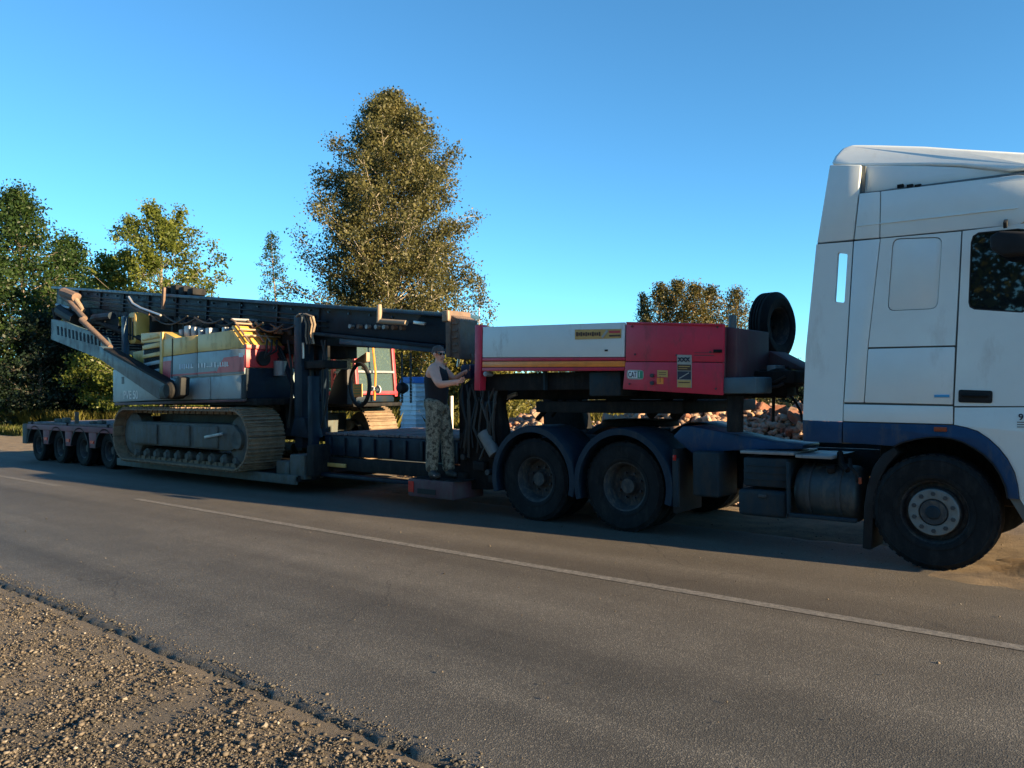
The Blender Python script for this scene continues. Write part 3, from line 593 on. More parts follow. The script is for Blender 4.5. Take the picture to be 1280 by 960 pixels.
for x in (1125, 1137, 1147):
    a = at(x, 233, TY+.03); mm = MB(); mm.box(a.x-.025, a.x+.025, TY+.03, TY+.08, a.z-.01, a.z+.02); mm.build('bracket', M_chassis, truck)
sd_top = XZ([(1037,206),(1076,206),(1073,241),(1066.5,299.5),(1021,303.5)], TY)
mm = MB(); mm.prism(sd_top, TY+.0, TY+.05); mm.build('side_deflector', M_white, truck, bevel=.012)
sd = [(1020.5,305.5),(1066,302),(1054,500),(1053,527),(1003.5,525),(1007,440)]
slot = rquad([(1047,315.5),(1059.5,317.5),(1055.5,378.5),(1043,377)], .15, 2)
mm = MB(); mm.prism(XZ(sd, TY), TY, TY+.05, holes=[XZ(slot, TY)]); mm.build('side_deflector', M_white, truck)
mm = MB(); mm.prism(XZ([(1003.4,525.4),(1053,527.6),(1052.5,554),(1004,551.5)], TY), TY-.01, TY+.06); mm.build('skirt_flap', M_blue, truck, bevel=.006)
mm = MB(); q = XZ([(1020,299),(1068,297),(1068,307),(1019,310)], TY); mm.prism(q, TY+.05, TY+.07); mm.prism(XZ([(1068,206),(1080,206),(1062,555),(1050,555)], TY), TY+.05, TY+.07); mm.build('seam_backing', M_whited, truck)
mm = MB(); mm.box(-2.3, -.5, 8.35, 9.85, .55, 1.35); mm.build('engine', M_chassis, truck, bevel=.03)
# inside of the gap behind the cab: rear wall with dark seal, and the far deflector
mm = MB(); q = XZ([(1054,500),(1066,302),(1076,206)], FY-.05); mm.prism([(-2.78, 1.35), (-2.60, 2.95), (-2.50, 3.75), (-2.34, 3.75), (-2.36, 2.9), (-2.44, 1.35)], FY-.05, FY); mm.build('side_deflector', M_white, truck, bevel=.012)
# chassis: rails, skid plates, fifth wheel
mm = MB()
for y in (8.62, 9.48): mm.box(-6.95, -1.2, y, y+.1, .72, 1.0)
for x in (-6.9, -5.6, -4.3, -3.2): mm.box(x, x+.12, 8.72, 9.48, .78, .95)
mm.build('chassis_frame', M_bluedk, truck, bevel=.006)
mm = MB(); mm.lathe([(.16, 0), (.18, .05), (.48, .06), (.5, .03), (.5, -.02), (.2, -.04)], (-5.45, 9.1, 1.19), (0, 0, 1), 28); mm.box(-5.65, -5.25, 8.66, 9.54, 1.0, 1.13); mm.build('fifth_wheel', M_chassis, truck, bevel=.004)
ax = MB()
for x in (-4.96, -6.27): ax.cyl((x, TY+.35, .52), (x, FY-.35, .52), .11, n=12); ax.lathe([(.0001,-.2),(.17,-.14),(.21,0),(.17,.14),(.0001,.2)], (x, 9.1, .52), (0, 1, 0), 14)
ax.cyl((-1.72, TY+.25, .5), (-1.72, FY-.25, .5), .07, n=10); ax.build('axle', M_chassis, truck)
# flat blue decking behind the cab, falling to the mudguards
dk = dz([(838,546),(850,533),(862,533),(905,541),(960,552),(1002,556),(1002,562),(925,563),(862,567)], TY+.1)
mm = MB(); mm.prism(dk, TY+.15, TY+.62); mm.build('chassis_cover', M_blue, truck, bevel=.015)
for x0, x1, ya in ((925,992,564.5),(994,1040,569.5)):
    a = at(x0, ya, TY); b = at(x1, ya+4.5, TY); mm = MB(); mm.box(a.x, b.x, TY+.0, TY+.7, (a.z+b.z)/2-.012, (a.z+b.z)/2+.02); mm.build('catwalk_plate', M_alu, truck, bevel=.006)
# battery and air-tank box
mm = MB(); a = at(927, 570, TY); b = at(984, 604, TY); mm.box(a.x, b.x, TY+.03, TY+.62, .63, .93); mm.build('battery_box', M_bluedk, truck, bevel=.025)
mm = MB(); mm.box(a.x-.05, b.x-.01, TY, TY+.62, .33, .60); lb = mm.build('tool_box', M_bluedk, truck, bevel=.04, seg=3)
mm = MB(); mm.box(a.x+.18, a.x+.26, TY-.02, TY+.005, .53, .56); mm.build('latch', M_nut, lb, bevel=.004)
for k in range(3):
    mm = MB(); mm.box(a.x+.03, b.x-.03, TY+.022, TY+.04, .70+.07*k, .715+.07*k); mm.build('box_rib', M_bluedk, truck, bevel=.003)
# fuel tank: lying drum with straps
fx0, fx1 = at(988, 620, TY).x, at(1071, 620, TY).x
mm = MB(); mm.lathe([(.0001, 0), (.16, .002), (.24, .02), (.27, .06), (.275, .10), (.275, fx1-fx0-.10), (.27, fx1-fx0-.06), (.24, fx1-fx0-.02), (.16, fx1-fx0), (.0001, fx1-fx0)], (fx0, TY+.29, .60), (1, 0, 0), 32)
ft = mm.build('fuel_tank', mat('tank_grey_blue', (.035, .05, .058), .5, .2, var=.2, dirt=DUST, dirt_amt=.35), truck, smooth=40)
for x in (fx0+.16, fx1-.18):
    mm = MB(); mm.lathe([(.276, -.02), (.286, -.018), (.286, .018), (.276, .02)], (x, TY+.29, .60), (1, 0, 0), 32); mm.build('tank_strap', M_nut, ft)
mm = MB(); mm.cyl((fx0+.36, TY+.13, .82), (fx0+.36, TY+.10, .87), .045, .045, 12); mm.build('filler_cap', M_black, ft)
mm = MB(); mm.box(fx0-.03, fx1, TY-.03, TY+.02, .36, .40); mm.box(fx0-.03, fx0, TY-.03, TY+.02, .36, .9); mm.build('side_guard', M_bluedk, truck, bevel=.008)
mm = MB(); mm.tube([at(1062,574,TY+.1), at(1064,585,TY), at(1071,592,TY), at(1072,603,TY)], .018, 8); mm.tube([at(1050,566,TY+.2), at(1052,580,TY+.1), at(1060,588,TY+.05)], .03, 8); mm.build('air_pipe', M_chassis, truck)
mm = MB(); p = at(1075, 601, TY-.02); mm.box(p.x-.012, p.x+.012, TY-.03, TY, p.z-.03, p.z+.03); mm.build('side_marker_lamp', M_lamp_o, truck, bevel=.004)
# front mudflap + rear part of the arch, both black
fl = XZ([(1117,559),(1102,568),(1090,585),(1083,606),(1079,632),(1077,686),(1088,688),(1091,640),(1097,604),(1108,582),(1122,566)], TY)
mm = MB(); mm.prism(fl, TY+.02, TY+.42); mm.build('mudflap', M_black, truck, bevel=.01)
# mudguards over the drive axles
for x in (-4.96, -6.27):
    for y0, y1 in ((TY-.02, TY+.64), (FY-.64, FY+.02)):
        a0, a1 = (R(-16), R(198))
        prof = [(.585, y0-TY), (.655, y0-TY), (.665, y0-TY+.02), (.665, y1-TY-.02), (.655, y1-TY), (.585, y1-TY)]
        mm = MB(); v = []; n_ = 28
        for i in range(n_+1):
            a = a0+(a1-a0)*i/n_; rx = 1.0 if abs(math.cos(a)) < .9 else 1.0
            for rr, h in prof + [(.625, y1-TY-.02), (.625, y0-TY+.02)]: v.append((x+rr*math.cos(a), TY+h, .535+rr*math.sin(a)))
        k = 8; f = [(i*k+q, (i+1)*k+q, (i+1)*k+(q+1) % k, i*k+(q+1) % k) for i in range(n_) for q in range(k)]; f += [tuple(range(k)), tuple(n_*k+q for q in range(k-1, -1, -1))]
        mm.v = v; mm.f = f; mm.build('mudguard', M_fender, truck, smooth=40)
a = at(842, 600, TY)
mm = MB(); mm.box(-4.30, -4.26, TY, TY+.6, .28, .98); mm.build('mudflap', M_black, truck, bevel=.004)
mm = MB(); mm.box(at(864,600,TY).x, at(897,600,TY).x, TY+.02, TY+.5, .48, .97); mm.build('air_tank_box', M_bluedk, truck, bevel=.03, seg=3)
mm = MB(); p = at(844, 572, TY); mm.box(p.x-.015, p.x+.015, TY-.03, TY, p.z-.03, p.z+.03); mm.build('marker_lamp', M_lamp_r, truck, bevel=.004)
mm = MB(); mm.box(at(842,600,TY).x-.01, at(847,600,TY).x+.01, TY-.01, TY+.03, .35, .88); mm.build('flap_bracket', M_bluedk, truck, bevel=.005)
# coiled air and electric lines between the cab and the trailer
mm = MB()
for k, (y, dz_) in enumerate(((8.9, 0), (9.05, -.05), (9.2, .04))):
    P = []
    for i in range(60):
        t = i/59; x = -3.4+t*.85; z = 1.75-.55*math.sin(t*PI)*(.8+.2*k)+dz_; P.append((x+.03*math.cos(i*1.3), y+.03*math.sin(i*1.3), z))
    mm.tube(P, .009, 5)
mm.build('air_line', M_hose, truck)

# ================================================================= THE LOW-LOADER TRAILER
TR = 7.75; TF = 10.45
trl = thing('low_loader_trailer', 'long low-loader trailer with red and white gooseneck, low dark deck and four-axle bogie', 'trailer', (-13, 9.1, 0))
def tpanel(name, q, thick, m_, off=0.0, bevel=.006, parent=trl, Yb=TR, holes=()):
    mm = MB(); mm.prism(XZ(q, Yb), Yb-off, Yb-off+thick, holes=[XZ(h, Yb) for h in holes]); return mm.build(name, m_, parent, bevel=bevel, smooth=30)
# gooseneck carcass behind the skin
mm = MB(); mm.prism(XZ([(783,405),(903,408),(901,490),(779,484)], TR), TR+.03, 8.75); mm.build('locker', M_reddk, trl, bevel=.01)
q = XZ([(603,411),(782,405),(780,462),(603,462)], TR)
mm = MB(); mm.prism(q, TR+.03, TF-.03); goose = mm.build('gooseneck', M_reddk, trl, bevel=.01)
tpanel('side_panel', [(603.5,408.8),(781,402.8),(780.3,446.2),(603,446.8)], .03, M_twhite)
tpanel('red_post', [(594,406.5),(602.5,405.8),(602,447),(601,463),(600,488),(593,488),(593.5,462)], .12, M_red, off=.006)
tpanel('red_rail', [(602.6,447.4),(781,446.8),(781,450.6),(602.6,451.4)], .035, M_red)
st = tpanel('orange_strip', [(602.6,452),(781,451.2),(781,458.4),(602.4,459)], .03, M_orange, off=-.004)
tpanel('red_rail', [(602.4,459.6),(780.6,459),(780.4,463.4),(602.2,464)], .035, M_red)
rb1 = tpanel('side_panel', [(783,402.4),(905,405),(904,452.5),(782,451.5)], .04, M_red, off=.004)
rb2 = tpanel('side_panel', [(782,452.3),(904,453.4),(903,494),(778.6,486.5)], .04, M_red, off=.004)
for a_, b_ in (((784,403.5),(904,406)), ):
    p, q2 = at(*a_, TR), at(*b_, TR); mm = MB(); mm.bar((p.x, TR-.01, p.z), (q2.x, TR-.01, q2.z), .03, .02); mm.build('top_lip', M_red, trl, bevel=.004)
for px, py in ((794,443),(846,444),(888,440),(790,408),(897,409),(787,480),(895,486)):
    p = at(px, py, TR-.004); mm = MB(); mm.cyl((p.x, TR-.012, p.z), (p.x, TR+.0, p.z), .012, .012, 8); mm.build('rivet', M_reddk, rb1)
q = XZ([(893,441),(903,441),(903,437),(893,437)], TR); mm = MB(); mm.prism(q, TR-.03, TR-.004); mm.build('latch', M_chassis, rb1, bevel=.004)
# stickers and plates on the gooseneck
def sticker(name, q, m_, parent, d=.008): mm = MB(); mm.prism(XZ(q, TR), TR-d, TR-.0045 if d > .0045 else TR); return mm.build(name, m_, parent)
sticker('sticker', [(719,412),(777,411.2),(776.6,422.6),(719,424.4)], M_yel, trl, .006)
def inkbar(x0, y0, x1, y1, h, m_=M_ink, d=.010, parent=trl, name='print'):
    mm = MB(); a = at(x0, y0, TR); b = at(x1, y1, TR); mm.prism([(a.x, a.z-h/2), (b.x, b.z-h/2), (b.x, b.z+h/2), (a.x, a.z+h/2)], TR-d, TR-d+.002); return mm.build(name, m_, parent)
xs_ = 720.5
for i, (w_, h_) in enumerate([(3.2,.05),(2.4,.035),(2.8,.05),(3.4,.035),(2.6,.05),(3.0,.035),(2.4,.035),(3.2,.05),(2.6,.035),(3,.035),(2.5,.05)]):
    y = 417.8-(xs_-720)*.012; inkbar(xs_, y, xs_+w_-.7, y-.02, h_, M_dkbrown); xs_ += w_
mm = MB(); a = at(753, 422, TR); b = at(760, 413, TR); mm.bar((a.x, TR-.009, a.z), (b.x, TR-.009, b.z), .003, .03, up=(0,0,1)); mm.build('print', M_cream, trl)
inkbar(762, 415, 775.5, 414.7, .028, M_rred); inkbar(762, 419.8, 776, 419.4, .02, M_dkbrown)
mm = MB(); p = at(758, 438, TR); mm.box(p.x-.02, p.x+.02, TR-.008, TR, p.z-.01, p.z+.01); mm.build('drain_hole', M_black, trl)
bd = rquad([(784,462),(805,462.6),(805,474.6),(784,474)], .35, 4); sticker('badge', bd, M_cream, rb2)
for q in ([(785.5,463.3),(797,463.6),(797,472.6),(785.5,472.4)],): sticker('badge_field', q, M_inkw, rb2, .0095)
p = at(786, 471.6, TR); text('CAT', (p.x, TR-.0105, p.z), .088, M_ink, rb2, sx=.62)
p = at(797.6, 471.6, TR); sticker('badge_field', [(798,463.6),(804,464),(804,473),(798,472.8)], M_green, rb2, .0095); text('1', (p.x+.005, TR-.0105, p.z), .09, M_inkw, rb2, sx=.8)
sticker('warning_sign', [(822,462.6),(835,463),(835,471.6),(822,471.2)], M_yel, rb2)
sticker('warning_sign', [(821.5,472.2),(829.6,472.4),(829.6,480.2),(821.5,480)], M_orange, rb2)
for yy in (465.5, 468): inkbar(824, yy, 833, yy+.2, .006, M_dkbrown, .0105, rb2)
inkbar(825.5, 474, 825.9, 474, .07, M_dkbrown, .0105, rb2)
for px, py in ((816,469.5),(816,479)):
    p = at(px, py, TR); mm = MB(); mm.cyl((p.x, TR-.03, p.z), (p.x, TR, p.z), .022, .022, 10); mm.build('bolt', M_nut, rb2)
sticker('notice_plate', [(847,443.5),(865,443.8),(865,484.8),(847,484)], M_cream, rb1, .012)
sticker('notice_field', [(847.6,455.5),(864.4,455.8),(864.4,463.5),(847.6,463.2)], M_dkbrown, rb1, .014)
sticker('notice_field', [(847.6,464),(864.4,464.3),(864.4,474.5),(847.6,474.2)], M_ink, rb1, .014)
sticker('notice_field', [(847.6,475),(864.4,475.3),(864.4,484.3),(847.6,484)], M_yel, rb1, .014)
for x in (848.8, 853.6, 858.6):
    p = at(x+1.8, 449.5, TR); mm = MB()
    mm.bar((p.x-.022, TR-.015, p.z+.022), (p.x+.022, TR-.015, p.z-.022), .003, .012); mm.bar((p.x-.022, TR-.0155, p.z-.022), (p.x+.022, TR-.0155, p.z+.022), .003, .012); mm.lathe([(.0001,0),(.009,0),(.009,.003),(.0001,.003)], (p.x, TR-.018, p.z+.012), (0,1,0), 8); mm.build('print', M_ink, rb1)
inkbar(849, 458, 863, 458.2, .008, M_yel, .0155, rb1); inkbar(849, 460.6, 860, 460.8, .006, M_yel, .0155, rb1)
mm = MB(); a = at(850, 473, TR); b = at(862, 466, TR); mm.bar((a.x, TR-.015, a.z), (b.x, TR-.015, b.z), .002, .01); mm.build('print', M_cream, rb1)
inkbar(849, 478, 863, 478.2, .010, M_dkbrown, .0155, rb1); inkbar(868, 444, 893, 444.6, .008, M_reddk, .006, rb1); inkbar(868, 441, 893, 441, .006, M_reddk, .006, rb1)
# neck underside: beams, tank box, king-pin plate
mm = MB(); mm.box(-7.1, -3.7, 8.35, 8.6, 1.52, 1.86); mm.box(-7.1, -3.7, 9.6, 9.85, 1.52, 1.86); mm.box(-6.4, -4.3, 8.1, 10.1, 1.36, 1.50)
mm.build('neck_beam', M_chassis, trl, bevel=.01)
a = at(737, 465, TR+.1); b = at(777, 495, TR+.1); mm = MB(); mm.box(a.x, b.x, TR+.08, TR+.55, b.z, a.z); mm.build('tank_box', M_bluedk, trl, bevel=.02)
a = at(604, 466, TR+.1); b = at(735, 487, TR+.1); mm = MB(); mm.box(a.x, b.x, TR+.14, TR+.3, b.z, a.z-.02); mm.build('side_beam', M_chassis, trl, bevel=.01)
mm = MB(); mm.box(at(674,475,TR).x, at(676,475,TR).x, TR+.08, TR+.14, b.z, a.z); mm.build('rib', M_bluedk, trl)
# slanting hoses and brackets under the neck
for (x0,y0,x1,y1,r_) in ((700,492,672,524,.035),(712,492,690,520,.022),(646,482,628,505,.04),(760,497,790,506,.05),(690,506,820,510,.03),(842,492,812,520,.05),(868,494,842,522,.06),(724,490,724,505,.03)):
    p, q2 = at(x0, y0, 8.4), at(x1, y1, 8.4); mm = MB(); mm.tube([p, (p+q2)/2+Vector((.02,0,.02)), q2], r_, 8); mm.build('strut', M_chassis, trl)
p, q2 = at(628, 499, 8.2), at(646, 492, 8.2); mm = MB(); mm.bar(p, q2, .05, .05); mm.build('latch_bar', M_steel, trl, bevel=.008)
p = at(607, 467.5, TR); mm = MB(); mm.cyl((p.x, TR-.01, p.z), (p.x, TR+.12, p.z), .035, .035, 12); mm.build('work_lamp', M_alu, trl, bevel=.004)
# neck front end: box end, uprights, spare-wheel cradle, hydraulic pack
q = XZ([(905,408),(918,410),(918,492),(904,493)], TR+.05); mm = MB(); mm.prism(q, TR+.1, 8.7); mm.build('end_box', M_reddk, trl, bevel=.01)
p0, p1 = at(915.5, 394, TR+.15), at(914, 466, TR+.15)
mm = MB(); mm.cyl((p0.x, p0.y, p1.z), p0, .045, .04, 12); mm.build('hydraulic_post', M_bgrey, trl)
mm = MB(); mm.box(p0.x-.12, p0.x+.30, TR+.02, TR+.45, p1.z-.22, p1.z-.05); mm.build('post_foot', M_bgrey, trl, bevel=.02)
mm = MB(); mm.cyl((p0.x-.01, TR+.2, p1.z-.62), (p0.x+.0, TR+.2, p1.z-.24), .085, .085, 14); mm.build('support_leg', M_chassis, trl, bevel=0)
mm = MB(); mm.prism([(p0.x+.0, p1.z+.1), (p0.x+.42, p1.z+.02), (p0.x+.42, p1.z+.06), (p0.x+.05, p1.z+.26)], 8.72, 9.2); mm.build('cradle', M_reddk, trl, bevel=.015)
mm = MB(); mm.box(p0.x+.02, p0.x+.5, 8.3, 9.3, p1.z-.12, p1.z+.02); mm.build('front_beam', M_chassis, trl, bevel=.02)
rngt = random.Random(3)
a = at(918, 479, 8.3); b = at(982, 481, 8.3)
for k in range(4):
    P = [Vector((a.x+(b.x-a.x)*t, 8.25+.05*k, a.z+.05*math.sin(t*6+k)+.03*k)) for t in np.linspace(0, 1, 10)]
    mm = MB(); mm.tube(P, .018, 6); mm.build('hydraulic_hose', M_hose, trl)
for px, py, w_, h_, m_ in ((948,470,.22,.14,M_chassis),(966,468,.1,.2,M_alu),(935,478,.2,.12,M_bgrey),(957,486,.5,.16,M_chassis),(980,478,.22,.1,M_chassis),(962,478,.3,.05,M_alu)):
    p = at(px, py, 8.5); mm = MB(); mm.box(p.x-w_/2, p.x+w_/2, 8.45, 8.8, p.z-h_/2, p.z+h_/2); mm.build('valve_block', m_, trl, bevel=.012)
p = at(988, 462, 8.6); mm = MB(); mm.tube([(p.x-.02, 8.6, p.z-.25), (p.x, 8.6, p.z), (p.x-.03, 8.6, p.z+.03)], .012, 6); mm.build('hook', M_chassis, trl)
mm = MB(); mm.tube([at(x, y, 8.6) for x, y in [(968,477),(980,474),(990,476),(996,484),(997,492)]], .014, 6); mm.build('hydraulic_hose', M_hose, trl)
mm = MB(); mm.tube([at(967,482,8.6), at(967,500,8.6), at(966.5,527,8.6)], .02, 6); mm.build('hanging_hose', M_hose, trl)
mm = MB(); mm.tube([at(x, y, 9.0) for x, y in [(985,490),(995,503),(1001,515),(1004,528)]], .016, 6); mm.build('hanging_hose', M_hose, trl)

# hinge block between neck and deck
q = XZ([(572,478),(586,466),(640,478),(640,520),(626,560),(622,612),(575,612),(572,560)], 8.0)
for y0, y1, o_ in ((8.0, 8.18, 0), (9.9, 10.1, 0)):
    mm = MB(); mm.prism(XZ([(573,486),(592,470),(626,478),(622,505),(628,540),(624,612),(576,612),(574,560)], 8.0), y0, y1); mm.build('hinge_plate', M_chassis, trl, bevel=.015)
mm = MB(); mm.box(-7.5, -6.85, 8.18, 9.9, .35, 1.05); mm.build('hinge_beam', M_chassis, trl, bevel=.02)
p, q2 = at(604, 541, 7.9), at(619, 568, 7.9)
mm = MB(); mm.cyl(q2, p, .085, .085, 14); mm.build('hinge_cylinder', mat('worn_grey_steel', (.17,.165,.16), .6, .2, var=.3), trl)
for px, py in ((581,571),(600,500),(612,590)):
    p = at(px, py, 7.97); mm = MB(); mm.cyl((p.x, 7.92, p.z), (p.x, 8.0, p.z), .04, .04, 10); mm.build('pivot_pin', M_nut, trl)
for k, path in enumerate(([(579,470),(576,500),(584,530),(580,560)],[(590,480),(597,505),(592,535),(603,560)],[(618,485),(608,510),(612,545),(600,575)])):
    mm = MB(); mm.tube([at(x, y, 7.9) for x, y in path], .02, 6); mm.build('hydraulic_hose', M_hose, trl)
for k in range(9):
    x0 = 578+k*5.5; mm = MB(); mm.tube([at(x0, 478+3*(k%3), 7.93), at(x0+4*math.sin(k*2.1), 500+4*(k%2), 7.88), at(x0+6*math.sin(k*1.3+1), 530, 7.9), at(x0-3, 560+6*(k%3), 7.93)], .013+.004*(k%3), 6); mm.build('hydraulic_hose', M_hose if k%3 else M_bluedk, trl)
for px, py, w_, h_ in ((590,520,.12,.10),(612,508,.10,.14),(584,545,.14,.08),(602,582,.2,.12),(580,598,.12,.16),(618,598,.1,.1)):
    p = at(px, py, 7.97); mm = MB(); mm.box(p.x-w_/2, p.x+w_/2, 7.9, 8.0, p.z-h_/2, p.z+h_/2); mm.build('valve_block', M_chassis if px != 612 else M_bluedk, trl, bevel=.012)
a = at(578, 462, 8.1); mm = MB(); mm.box(a.x, a.x+.20, 8.05, 8.4, a.z-.13, a.z+.07); mm.build('control_box', mat('control_box_blue', (.012,.016,.05), .5), trl, bevel=.03)

# low deck: side beam, cross planks, frame
DZ = .92
a = at(372, 546, TR+.25)
mm = MB(); mm.box(-10.85, -7.55, TR+.36, TR+.6, .62, .95); mm.box(-10.85, -7.55, TF-.55, TF-.25, .62, .95); mm.build('deck_beam', M_mast, trl, bevel=.02)
mm = MB(); mm.box(-11.0, -7.6, TR+.30, TR+.42, .40, .60); mm.build('deck_rail', M_chassis, trl, bevel=.012)
mm = MB(); mm.box(-11.0, -8.4, TR+.14, TR+.3, .30, .355); mm.build('deck_rail', M_mast, trl, bevel=.008)
mm = MB(); p = at(397, 581, TR+.15); mm.box(p.x-.05, p.x+.55, TR+.27, TR+.3, p.z-.03, p.z+.03); mm.build('reflector', M_yel, trl, bevel=.004)
for i in range(9):
    x = -10.7+i*.36; mm = MB(); mm.box(x, x+.05, TR+.33, TR+.36, .64, .92); mm.build('beam_rib', M_mast, trl, bevel=.006)
pl0 = None
for i in range(34):
    x = -10.85+i*.095; p = (x+.045, (TR+TF)/2, .972)
    if pl0 is None: mm = MB(); mm.box(x, x+.088, TR+.38, TF-.3, .955, .99); pl0 = mm.build('deck_plank', M_plank, trl, bevel=.004, seg=1, wloc=p)
    else: inst(pl0, (p[0], p[1]+rngt.uniform(-.012, .012), p[2]+rngt.uniform(-.004, .004)), trl)
# outrigger and dark blocks by the track's end
for px0, py0, px1, py1 in ((362,568,380,600),(383,556,392,596),(345,576,361,598)):
    a, b = at(px0, py0, TR), at(px1, py1, TR); mm = MB(); mm.box(a.x, b.x, TR, TR+.4, b.z, a.z); mm.build('outrigger', M_chassis if px0 == 383 else M_frame, trl, bevel=.02)
# deck well under the crawler
mm = MB(); mm.box(-17.4, -11.0, TR-.1, TF+.1, .20, .30); mm.build('well_deck', M_chassis, trl, bevel=.01)
for y in (TR-.12, TF+.06): mm = MB(); mm.box(-17.4, -11.0, y, y+.07, .16, .31); mm.build('well_rail', M_frame, trl, bevel=.01)
# platform the man stands on, reddish, with its stub beam
a = at(511, 597, TR-.1); b = at(567, 619, TR-.1)
PLX0, PLX1, PLZ = a.x, b.x, .435
mm = MB(); mm.box(PLX0, PLX1, TR-.12, TR+.5, .19, PLZ); plat = mm.build('platform', M_reddk, trl, bevel=.02)
mm = MB(); mm.box(PLX0+.2, PLX0+.55, TR-.128, TR-.1, .24, .31); mm.build('platform_slot', M_black, plat)
mm = MB(); mm.box(PLX0+.02, PLX0+.12, TR-.13, TR-.1, .25, .40); mm.build('platform_reflector', M_lamp_r, plat)
for i in range(7):
    x = PLX0+.06+i*.13; mm = MB(); mm.box(x, x+.11, TR-.09, TR+.48, PLZ, PLZ+.012); mm.build('tread_plate', M_chassis, plat, bevel=.003)
# bogie
bz = .98
mm = MB(); mm.box(-22.9, -17.5, TR+.02, TF-.02, .80, .93); mm.build('bogie_frame', M_pinkred, trl, bevel=.015)
pl1 = None
for i in range(13):
    y = TR+.05+i*.2; p = (-20.2, y+.095, .955)
    if pl1 is None: mm = MB(); mm.box(-22.9, -17.5, y, y+.19, .935, .98); pl1 = mm.build('deck_plank', M_plank, trl, bevel=.004, seg=1, wloc=p)
    else: inst(pl1, (p[0]+rngt.uniform(-.02,.02), p[1], p[2]), trl)
AX = [-22.35, -21.0, -19.66, -18.32]
for x in AX:
    wheel(trl, x, TR+.10, .41, .41, .23, .225, 'rear', 1, dual=True); wheel(trl, x, TF-.10, .41, .41, .23, .225, 'rear', -1, dual=True)
    mm = MB(); mm.cyl((x, TR+.5, .41), (x, TF-.5, .41), .08, n=10); mm.build('axle', M_chassis, trl)
    for y0, y1 in ((TR+.02, TR+.6), (TF-.6, TF-.02)):
        mm = MB(); v = []
        for i in range(19):
            a = R(8)+R(164)*i/18
            for rr, h in ((.47, y0), (.50, y0), (.50, y1), (.47, y1)): v.append((x+rr*math.cos(a), h, .40+rr*math.sin(a)))
        f = [(i*4+q, i*4+4+q, i*4+4+(q+1)%4, i*4+(q+1)%4) for i in range(18) for q in range(4)]+[(0,1,2,3),(75,74,73,72)]
        mm.v = v; mm.f = f; mm.build('mudguard', M_black, trl, smooth=40)
for i, x in enumerate((-21.68, -20.33, -18.99)):
    mm = MB(); mm.prism([(x-.22, .93), (x+.22, .93), (x+.16, .45), (x-.16, .45)], TR+.04, TR+.09); mm.build('side_plate', M_pinkred, trl, bevel=.012)
    mm = MB(); mm.box(x-.1, x+.1, TR+.025, TR+.04, .55, .62); mm.build('reflector', M_lamp_r, trl)
for x in (-22.6, -20.4, -18.2):
    mm = MB(); mm.box(x-.035, x+.035, TR+.03, TR+.09, .93, 1.0); mm.build('stake_pocket', M_chassis, trl, bevel=.008)
mm = MB(); p = at(92, 520, TR+.05); mm.cyl((p.x, TR+.12, .98), (p.x, TR+.12, 1.26), .05, .045, 10); mm.build('stake', M_frame, trl)
for px in (70, 80, 114, 124):
    p = at(px, 530, TR+.3); mm = MB(); mm.box(p.x-.12, p.x+.12, TR+.3, TR+.42, .98, 1.04+.03*(px % 3)); mm.build('lashing_block', M_frame, trl, bevel=.015)
mm = MB(); mm.box(-23.2, -22.9, TR+.02, TF-.02, .42, .93); mm.build('tail_board', M_frame, trl, bevel=.02)
for y in (TR+.15, TF-.3): mm = MB(); mm.box(-23.23, -23.2, y, y+.2, .5, .62); mm.build('tail_lamp', M_lamp_r, trl)
mm = MB(); mm.prism([(-18.0, .98), (-17.2, 1.18), (-16.9, 1.18), (-16.9, .7), (-18.0, .7)], TR+.3, TF-.3); mm.build('ramp', M_chassis, trl, bevel=.015)

# spare wheel carried upright on the neck
sp_c = at(966, 408, 9.4)
spw = thing('spare_wheel', 'spare tyre standing upright on the front end of the red gooseneck', 'spare wheel', (sp_c.x, sp_c.y, sp_c.z-.42))
def lathe_x(prof, x0, yc, zc, n=48): mm = MB(); mm.lathe([(r, h) for r, h in prof], (x0, yc, zc), (1, 0, 0), n); return mm
sx0 = sp_c.x-.12
pr_ = [(.225, .02), (.25, -.0), (.33, -.01), (.365, .01), (.41, .04)]
for k in range(1, 4): c = .04+.15*k/4; pr_ += [(.41, c-.008), (.395, c-.006), (.395, c+.006), (.41, c+.008)]
pr_ += [(.41, .19), (.365, .22), (.33, .24), (.25, .23), (.225, .21)]
lathe_x(pr_, sx0, sp_c.y, sp_c.z).build('tyre', M_tyre, spw)
rimo = lathe_x([(.0001, .05), (.11, .05), (.12, .03), (.18, .02), (.20, .08), (.21, .19), (.225, .215), (.232, .21), (.228, .02), (.20, .0)], sx0, sp_c.y, sp_c.z, 32).build('rim', M_rimdk, spw)
for k in range(8):
    a = 2*PI*k/8; mm = MB(); mm.cyl((sx0+.02, sp_c.y+.15*math.cos(a), sp_c.z+.15*math.sin(a)), (sx0+.05, sp_c.y+.15*math.cos(a), sp_c.z+.15*math.sin(a)), .014, n=6); mm.build('bolt_hole', M_black, rimo)
spw.rotation_euler = (0, 0, R(-8))
mm = MB(); mm.box(sx0-.02, sx0+.04, sp_c.y-.3, sp_c.y+.3, sp_c.z-.75, sp_c.z-.1); mm.build('spare_carrier', M_chassis, trl, bevel=.01)

# ================================================================= THE DRILLING RIG
rig = thing('drilling_rig', 'tracked drilling rig with yellow, grey and red body and folded dark blue mast', 'drilling rig', (-14.4, 9.05, .30))
